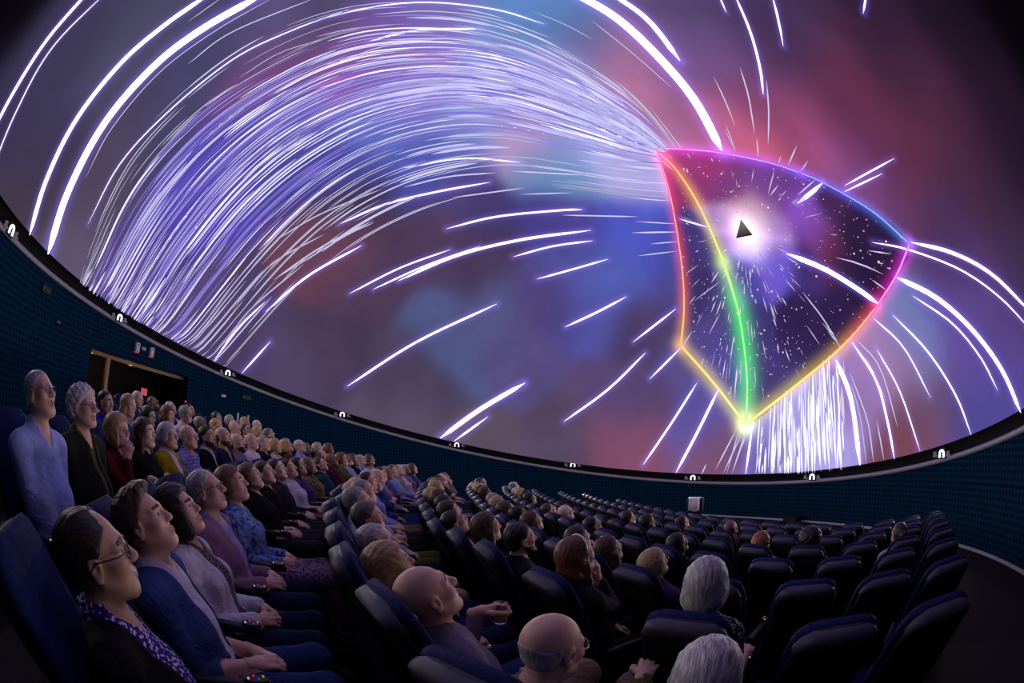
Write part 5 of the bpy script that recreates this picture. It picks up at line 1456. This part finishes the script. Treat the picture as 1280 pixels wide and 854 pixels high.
for k, j, gh, p in seats:
    f = row_face(gh[0]); fz = floor_z(k, gh[0])
    who = taken.get((k, j)); occ = who is not None
    if not occ:
        if k <= 1: occ = rnd.random() < .97 and not (k == 1 and p[0] > 560)
        elif k == 2: occ = p[0] < 600 and rnd.random() < .9
        else: occ = p[0] < 668 - (k - 3) * 4 and rnd.random() < .85
    detail = p[1] > 690
    hx, hy = hips(k, gh[0]); fw = np.array([math.sin(f), math.cos(f)]) * SEAT_BACK
    from_aisle = row_xs[k].index(min(row_xs[k], key=lambda v: abs(v - hx))); end = from_aisle == len(row_xs[k]) - 1
    if occ:
        fem = (who[2] == 'f') if who else rnd.random() < .5
        bi = rnd.randrange(0, 5) + (5 if fem else 0)
        row = 'back' if k < 0 else k
        for _try in range(60):
            hr = who[3] if who else rnd.choice(WOM_H if fem else MEN_H); tp = who[4] if who else rnd.choice(TOPS)
            if (k, hr, tp) not in used: break
        used[k, hr, tp] = 1
        sp = BUILDS[bi]; geo = person_meshes(('g', bi), sp, .0165, .0085)
        lk = dict(skin=rnd.choice([S0, S1, S1, S2, S3, S3, S4] if not (hr[1] == 'black') else [S2, S4]), hair=hr[0], hc=hr[1], top=cl(tp), legs=cl(rnd.choice(LEGC)), fem=fem, hres=.010, glasses=rnd.choice([None, None, None, 'f']), topname=rnd.choice(['shirt', 'sweater']))
        if not fem and rnd.random() < .25: lk['beard'] = hr[1] if hr[0] else 'brown'
        c = geo['C']; rz = np.array([[math.cos(-f), -math.sin(-f)], [math.sin(-f), math.cos(-f)]])
        xy = np.array([hx, hy])
        hw = HW[hr[0]].format(HCN.get(hr[1], hr[1]))
        lab = '%s with %s in %s top, %s' % ('woman' if fem else 'man', hw, tp, ROWP[k])
        place_person((xy[0], xy[1], fz), f + rnd.uniform(-.03, .03), geo, lk, lab, 'audience in the curved rows')
        place_seat(xy[0] - fw[0], xy[1] - fw[1], fz, f, 'seat of %s with %s, %s, %s' % ('woman' if fem else 'man', hw, tp, ROWP[k]), 'occupied recliner seats', detail, max(0.0, sp.get('lean', 24) - 21) * .35, end)
    else:
        place_seat(hx - fw[0], hy - fw[1], fz, f, 'empty navy recliner, %s from the side aisle, %s' % (ORD[from_aisle], ROWP[k]), 'empty recliners in the lower rows', detail, 0.0, end)
print('people', len(PEOPLE), 'heroes', HERO_N, 'seats', len(SEATS))
# ------------------------------------------------------------------ control booth in the wall
M_BOOTH = mat_plain('booth_black', (.006, .005, .005), .8)
M_BRASS = mat_plain('booth_timber_header', (.34, .19, .05), .35, .5, .3, 12)
M_WARM = mat_emit('warm_booth_lamp', srgb(255, 180, 70), 6.0)
M_WHITEBOX = mat_plain('white_plastic', (.7, .67, .7), .4, .5)
M_RED = mat_emit('red_indicator', srgb(255, 30, 30), 2.0)
M_PINKSCREEN = mat_emit('pink_monitor', srgb(240, 90, 110), .55)
M_GREEN = mat_emit('exit_sign_green', srgb(20, 120, 50), .10)
am = (ab0 + ab1) / 2
ex = np.array([math.cos(am), -math.sin(am), 0]); ey = np.array([math.sin(am), math.cos(am), 0])       # along the wall, outwards
bo = np.array([DC[0] + R * math.sin(am), DC[1] + R * math.cos(am), 0])
BW = (ab1 - ab0) * R / 2
MBX = Matrix(((ex[0], ey[0], 0, bo[0]), (ex[1], ey[1], 0, bo[1]), (0, 0, 1, 0), (0, 0, 0, 1)))
booth = empty('control_booth', (bo[0], bo[1], 0), -am); tag(booth, 'dark control booth opening with lit timber header in the blue wall', 'booth')
for nm, bx in [('back_wall', (-BW, BW, 1.6, 1.65, BBOT - .3, BTOP + .1)), ('side_wall', (-BW - .05, -BW, .0, 1.6, BBOT - .3, BTOP + .1)), ('side_wall', (BW, BW + .05, .0, 1.6, BBOT - .3, BTOP + .1)), ('booth_floor', (-BW, BW, .0, 1.6, BBOT - .3, BBOT - .25)), ('booth_ceiling', (-BW, BW, .12, 1.6, BTOP + .02, BTOP + .07))]:
    MB().box(*bx).obj(nm, M_BOOTH, booth)
MB().box(-BW, BW, .04, .16, BTOP - .10, BTOP).obj('header', M_BRASS, booth)


def booth_x(px, py):
    p = wall_hit(px, py) - bo; return float(p @ ex)


cx = booth_x(137, 464)
MB().box(cx - .06, cx + .06, .05, .17, BBOT - .2, BTOP - .10).obj('column', M_BRASS, booth)
for px, py in ((121, 436), (166, 457)):
    lx = booth_x(px, py); lm_ = MB().box(lx - .06, lx + .06, .22, .30, BTOP - .06, BTOP - .03).obj('lamp', M_WARM, booth)
    ld = bpy.data.lights.new('booth_lamp_light', 'POINT'); ld.energy = 2.2; ld.color = (1, .6, .22); ld.shadow_soft_size = .05
    lo_ = bpy.data.objects.new('booth_lamp_light', ld); COL.objects.link(lo_); lo_.parent = booth; lo_.location = (lx, .12, BTOP - .14)
sx_ = booth_x(200, 498); sz_ = wall_hit(200, 496)[2]
mon = empty('booth_monitor', tuple(bo + ex * sx_ + ey * .9 + [0, 0, sz_ - .14]), -am); tag(mon, 'small pink-lit monitor inside the dark control booth', 'monitor')
MB().box(-.16, .16, 0, .05, .06, .32).obj('screen_housing', M_BLACK, mon); MB().box(-.14, .14, -.006, .0, .08, .30).obj('screen', M_PINKSCREEN, mon); MB().box(-.05, .05, .0, .08, .0, .07).obj('stand', M_BLACK, mon)
MB().box(sx_ - .5, sx_ + .5, .7, 1.2, sz_ - .20, sz_ - .14).obj('desk', M_BOOTH, booth)
p = wall_hit(231, 502)
ind = empty('indicator_lamp', tuple(p), -am); tag(ind, 'tiny red indicator lamp at the edge of the control booth', 'lamp')
MB().tube([(0, -.03, 0), (0, -.05, 0)], .03, 10).obj('lens', M_RED, ind); MB().box(-.04, .04, -.03, .0, -.04, .04).obj('housing', M_BLACK, ind)

# wall loudspeakers / emergency lamps
for px, py, lab in ((170, 434, 'white emergency lamp on the wall, nearer the booth column'), (188, 440, 'white emergency lamp on the wall above the booth monitor')):
    p = wall_hit(px, py); a = ang_of(p)
    e_ = empty('emergency_lamp', tuple(p), -a); tag(e_, lab, 'lamp')
    me = MB().box(-.075, .075, -.14, .0, -.13, .13).mesh('housing', M_WHITEBOX); link('housing', bevelled(me, .025, 2), e_)
    MB().box(-.06, .06, -.13, -.02, -.155, -.125).obj('red_lens', mat_emit('red_lens_glow', srgb(230, 70, 40), .6), e_)
    MB().box(-.02, .02, -.15, -.13, .05, .09).obj('bracket', M_STEEL, e_)
p = wall_hit(179, 436); e_ = empty('wall_junction_box', tuple(p), -ang_of(p)); tag(e_, 'small grey junction box between the two emergency lamps', 'box')
link('cover', bevelled(MB().box(-.09, .09, -.06, 0, -.05, .05).mesh('cover', M_RAIL), .012), e_)
# dim exit signs and small wall plates
for px, py, lab in ((308, 497, 'dim green exit sign on the blue wall past the booth'), (57, 362, 'dim green exit sign high on the wall near the rail')):
    p = wall_hit(px, py); e_ = empty('exit_sign', tuple(p), -ang_of(p)); tag(e_, lab, 'sign')
    MB().box(-.20, .20, -.05, 0, -.09, .09).obj('housing', M_BLACK, e_); MB().box(-.18, .18, -.056, -.05, -.07, .07).obj('face', mat_plain('exit_face_dark', (.004, .02, .008), .5), e_)
    # running figure and arrow
    fg = MB().box(-.14, -.11, -.060, -.056, .03, .06).box(-.15, -.10, -.060, -.056, -.02, .025).box(-.16, -.135, -.060, -.056, -.055, -.02).box(-.11, -.085, -.060, -.056, -.05, -.02)
    fg.obj('running_figure', M_GREEN, e_)
    fa = MB().box(.0, .10, -.060, -.056, -.01, .01); fa.add([(.10, -.060, .035), (.10, -.060, -.035), (.15, -.060, 0), (.10, -.056, .035), (.10, -.056, -.035), (.15, -.056, 0)], [[0, 1, 2], [3, 5, 4], [0, 3, 4, 1], [1, 4, 5, 2], [2, 5, 3, 0]]); fa.obj('arrow', M_GREEN, e_)
for px, py, lab in ((279, 495, 'pale rectangular wall plate beside the exit sign past the booth'), (72, 402, 'small dim wall box near the first exit sign')):
    p = wall_hit(px, py); e_ = empty('wall_plate', tuple(p), -ang_of(p)); tag(e_, lab, 'plate')
    link('cover', bevelled(MB().box(-.09, .09, -.05, 0, -.045, .045).mesh('cover', M_WHITEBOX if px > 100 else M_STEEL), .01), e_)
# white posts standing by the wall behind the rows
for px, y0, y1, lab in ((296.5, 516, 532, 'white post by the blue wall, taller of two'), (309.5, 519, 532, 'white post by the blue wall, shorter of two')):
    b_ = wall_hit(px, y1, R - .5); t_ = b_.copy(); d = ray(px, y0); t_[2] = CZ + d[2] / np.hypot(d[0], d[1]) * np.hypot(b_[0], b_[1])
    e_ = empty('white_post', (b_[0], b_[1], 0)); tag(e_, lab, 'post')
    MB().tube([(0, 0, .02), (0, 0, t_[2] - .02)], .035, 10).obj('shaft', M_WHITEBOX, e_, True); MB().tube([(0, 0, t_[2] - .02), (0, 0, t_[2])], .045, 10).obj('cap', M_WHITEBOX, e_)
    MB().tube([(0, 0, 0), (0, 0, .03)], .12, 14).obj('base', M_STEEL, e_)

# ------------------------------------------------------------------ lights in the trough along the rim
M_COVE = mat_emit('cove_light_white', srgb(235, 235, 255), 1.6)
M_COVEDIM = mat_emit('cove_light_dim', srgb(150, 145, 165), .25)
COVE_W = 70.0                                                  # each fitting throws a little light across the room
COVE = [(15, 287, 'by the far left end over the pale blue shirt'), (150, 397, 'above the control booth'), (285, 466, 'above the exit sign past the booth'), (428, 518, 'over the end of the mustard cardigan row'),
        (571, 556, 'beyond the teal jumper'), (716, 581, 'over the gap with the leaning empty seats'), (866, 597, 'right above the draped stand'), (1015, 596, 'under the star bundle of the prism'), (1177, 567, 'over the side aisle')]
# phrases name things one can find, not picture positions
COVE[0] = (15, 287, 'over the man in pale blue shirt')
for px, py, lab in COVE:
    p = wall_hit(px, py, R - .12); a = ang_of(p)
    s_ = np.linalg.norm(p - CAM) / 15.0
    e_ = empty('cove_light', tuple(p), -a); tag(e_, 'small cove light on the rim trough ' + lab, 'light', 'cove lights along the dome rim')
    n_ = 9; m_ = MB(); w0, h0, t0 = .10, .12, .035
    arch = [(-w0, -.09)] + [(math.cos(q) * w0, -.0 + math.sin(q) * h0 * .75) for q in np.linspace(math.pi, 0, n_)] + [(w0, -.09)]
    arch_i = [(x * .55, -.09 if abs(y + .09) < 1e-6 else y * .5) for x, y in arch]
    V = [(x, yy, z) for yy in (-.02, .02) for x, z in arch + arch_i]; na = len(arch); F = []
    for i in range(na - 1): F += [[i, i + 1, na + i + 1, na + i], [2 * na + i, 3 * na + i, 3 * na + i + 1, 2 * na + i + 1], [i, 2 * na + i, 2 * na + i + 1, i + 1], [na + i, na + i + 1, 3 * na + i + 1, 3 * na + i]]
    m_.add(V, F).obj('lit_arch', M_COVE, e_)
    ld = bpy.data.lights.new('cove_lamp', 'AREA'); ld.shape = 'RECTANGLE'; ld.size, ld.size_y = .16, .12; ld.energy = COVE_W; ld.color = (1.0, .90, .86); ld.spread = math.radians(150)
    lo_ = bpy.data.objects.new('cove_lamp', ld); COL.objects.link(lo_); lo_.parent = e_; lo_.location = (0, -.03, .0); lo_.rotation_euler = (-math.pi / 2, 0, 0)
    MB().box(-.14, .14, .02, .06, -.12, .12).obj('bracket', M_BLACK, e_)
    for sd in (-1, 1):
        MB().box(sd * .26 - .07, sd * .26 + .07, -.02, .03, -.07, -.03).box(sd * .26 - .02, sd * .26 + .02, -.02, .03, -.03, .05).box(sd * .26 - .06, sd * .26 - .03, -.02, .03, -.02, .04).obj('side_fitting', M_COVEDIM, e_)

# ------------------------------------------------------------------ front of the room: draped stand and small amplifier box
d = ray(868, 652); tt = (0.0 - CZ) / d[2] * .90; fp = CAM + d * tt; fp[2] = 0
st = empty('music_stand', (fp[0], fp[1], 0), .4); tag(st, 'black lectern stand with white cloth draped over its top by the wall', 'stand')
MB().tube([(0, 0, .02), (0, 0, 1.0)], .03, 10).obj('pole', M_BLACK, st); MB().box(-.24, .24, -.16, .16, 0, .03).obj('base', M_BLACK, st)
link('desk', bevelled(MB().box(-.26, .26, -.14, .14, .55, 1.02).mesh('desk', M_SHELL), .03), st)
sz = tt / 13.0
cv = MB(); nx = 7
prof = [(-.152, .62), (-.150, 1.0), (-.125, 1.024), (.11, 1.024), (.150, 1.0), (.154, .66)]
V = [(-.2 + .34 * i / (nx - 1), y + .006 * math.sin(i * 2.1 + z * 9) * (1 if z < .9 else 0), z + .02 * math.sin(i * 1.3) * (z < .8)) for i in range(nx) for y, z in prof]
F = [[i * 6 + j, (i + 1) * 6 + j, (i + 1) * 6 + j + 1, i * 6 + j + 1] for i in range(nx - 1) for j in range(5)]
cloth = link('white_cloth', mesh_np('white_cloth', V, F, True, [cl('white')])); cloth.matrix_world = Matrix.Translation((fp[0], fp[1], 0)) @ Matrix.Rotation(.4, 4, 'Z')
tag(cloth, 'white cloth draped over the black lectern stand', 'cloth')
sm = cloth.modifiers.new('thickness', 'SOLIDIFY'); sm.thickness = .006
d = ray(990, 650); q = wall_hit(990, 648, R - .35); q[2] = 0
ab = empty('amplifier_box', tuple(q), -ang_of(q)); tag(ab, 'low black equipment box at the foot of the front wall', 'box')
link('case', bevelled(MB().box(-.28, .28, -.15, .15, .02, .26).mesh('case', M_BLACK), .02), ab); MB().box(-.24, .24, -.156, -.15, .05, .22).obj('grille', M_SHELL, ab)
for sd in (-1, 1): MB().box(sd * .22 - .03, sd * .22 + .03, -.1, .1, 0, .02).obj('foot', M_SHELL, ab)

# ------------------------------------------------------------------ wine glass in the bald man's hand
bpy.context.view_layer.update()
_hd = [h_ for h_ in GEO['hero', bald_man['label']]['hands'] if h_[0] == -1][0]
gp = bald_man.matrix_world @ Vector(_hd[1] + _hd[2] @ np.array([.0, .085, -.045]) + np.array([0, 0, -.045]))
M_CLEAR = mat_plain('clear_glass', (.95, .95, .97), .02, .5); _b = M_CLEAR.node_tree.nodes['Principled BSDF']; _b.inputs['Transmission Weight'].default_value = 1.0; _b.inputs['IOR'].default_value = 1.3
M_WINE = mat_plain('rose_wine', (.75, .32, .16), .1, .5)
gl = empty('wine_glass', gp); tag(gl, 'stemless glass of rose wine held by the reclining bald man', 'glass')


def lathe(prof, n=20):
    V = [(r * math.cos(2 * math.pi * k / n), r * math.sin(2 * math.pi * k / n), z) for r, z in prof for k in range(n)]
    F = [[i * n + k, i * n + (k + 1) % n, (i + 1) * n + (k + 1) % n, (i + 1) * n + k] for i in range(len(prof) - 1) for k in range(n)]
    return MB().add(V, F + [list(range(n))[::-1]])


lathe([(.022, 0), (.034, .012), (.041, .04), (.040, .07), (.034, .105), (.032, .105), (.038, .07), (.039, .04), (.031, .014)]).obj('bowl', M_CLEAR, gl, True)
w_ = lathe([(.029, .014), (.0375, .04), (.0375, .052)]); w_.F.append([2 * 20 + k for k in range(20)]); w_.obj('wine', M_WINE, gl, True)
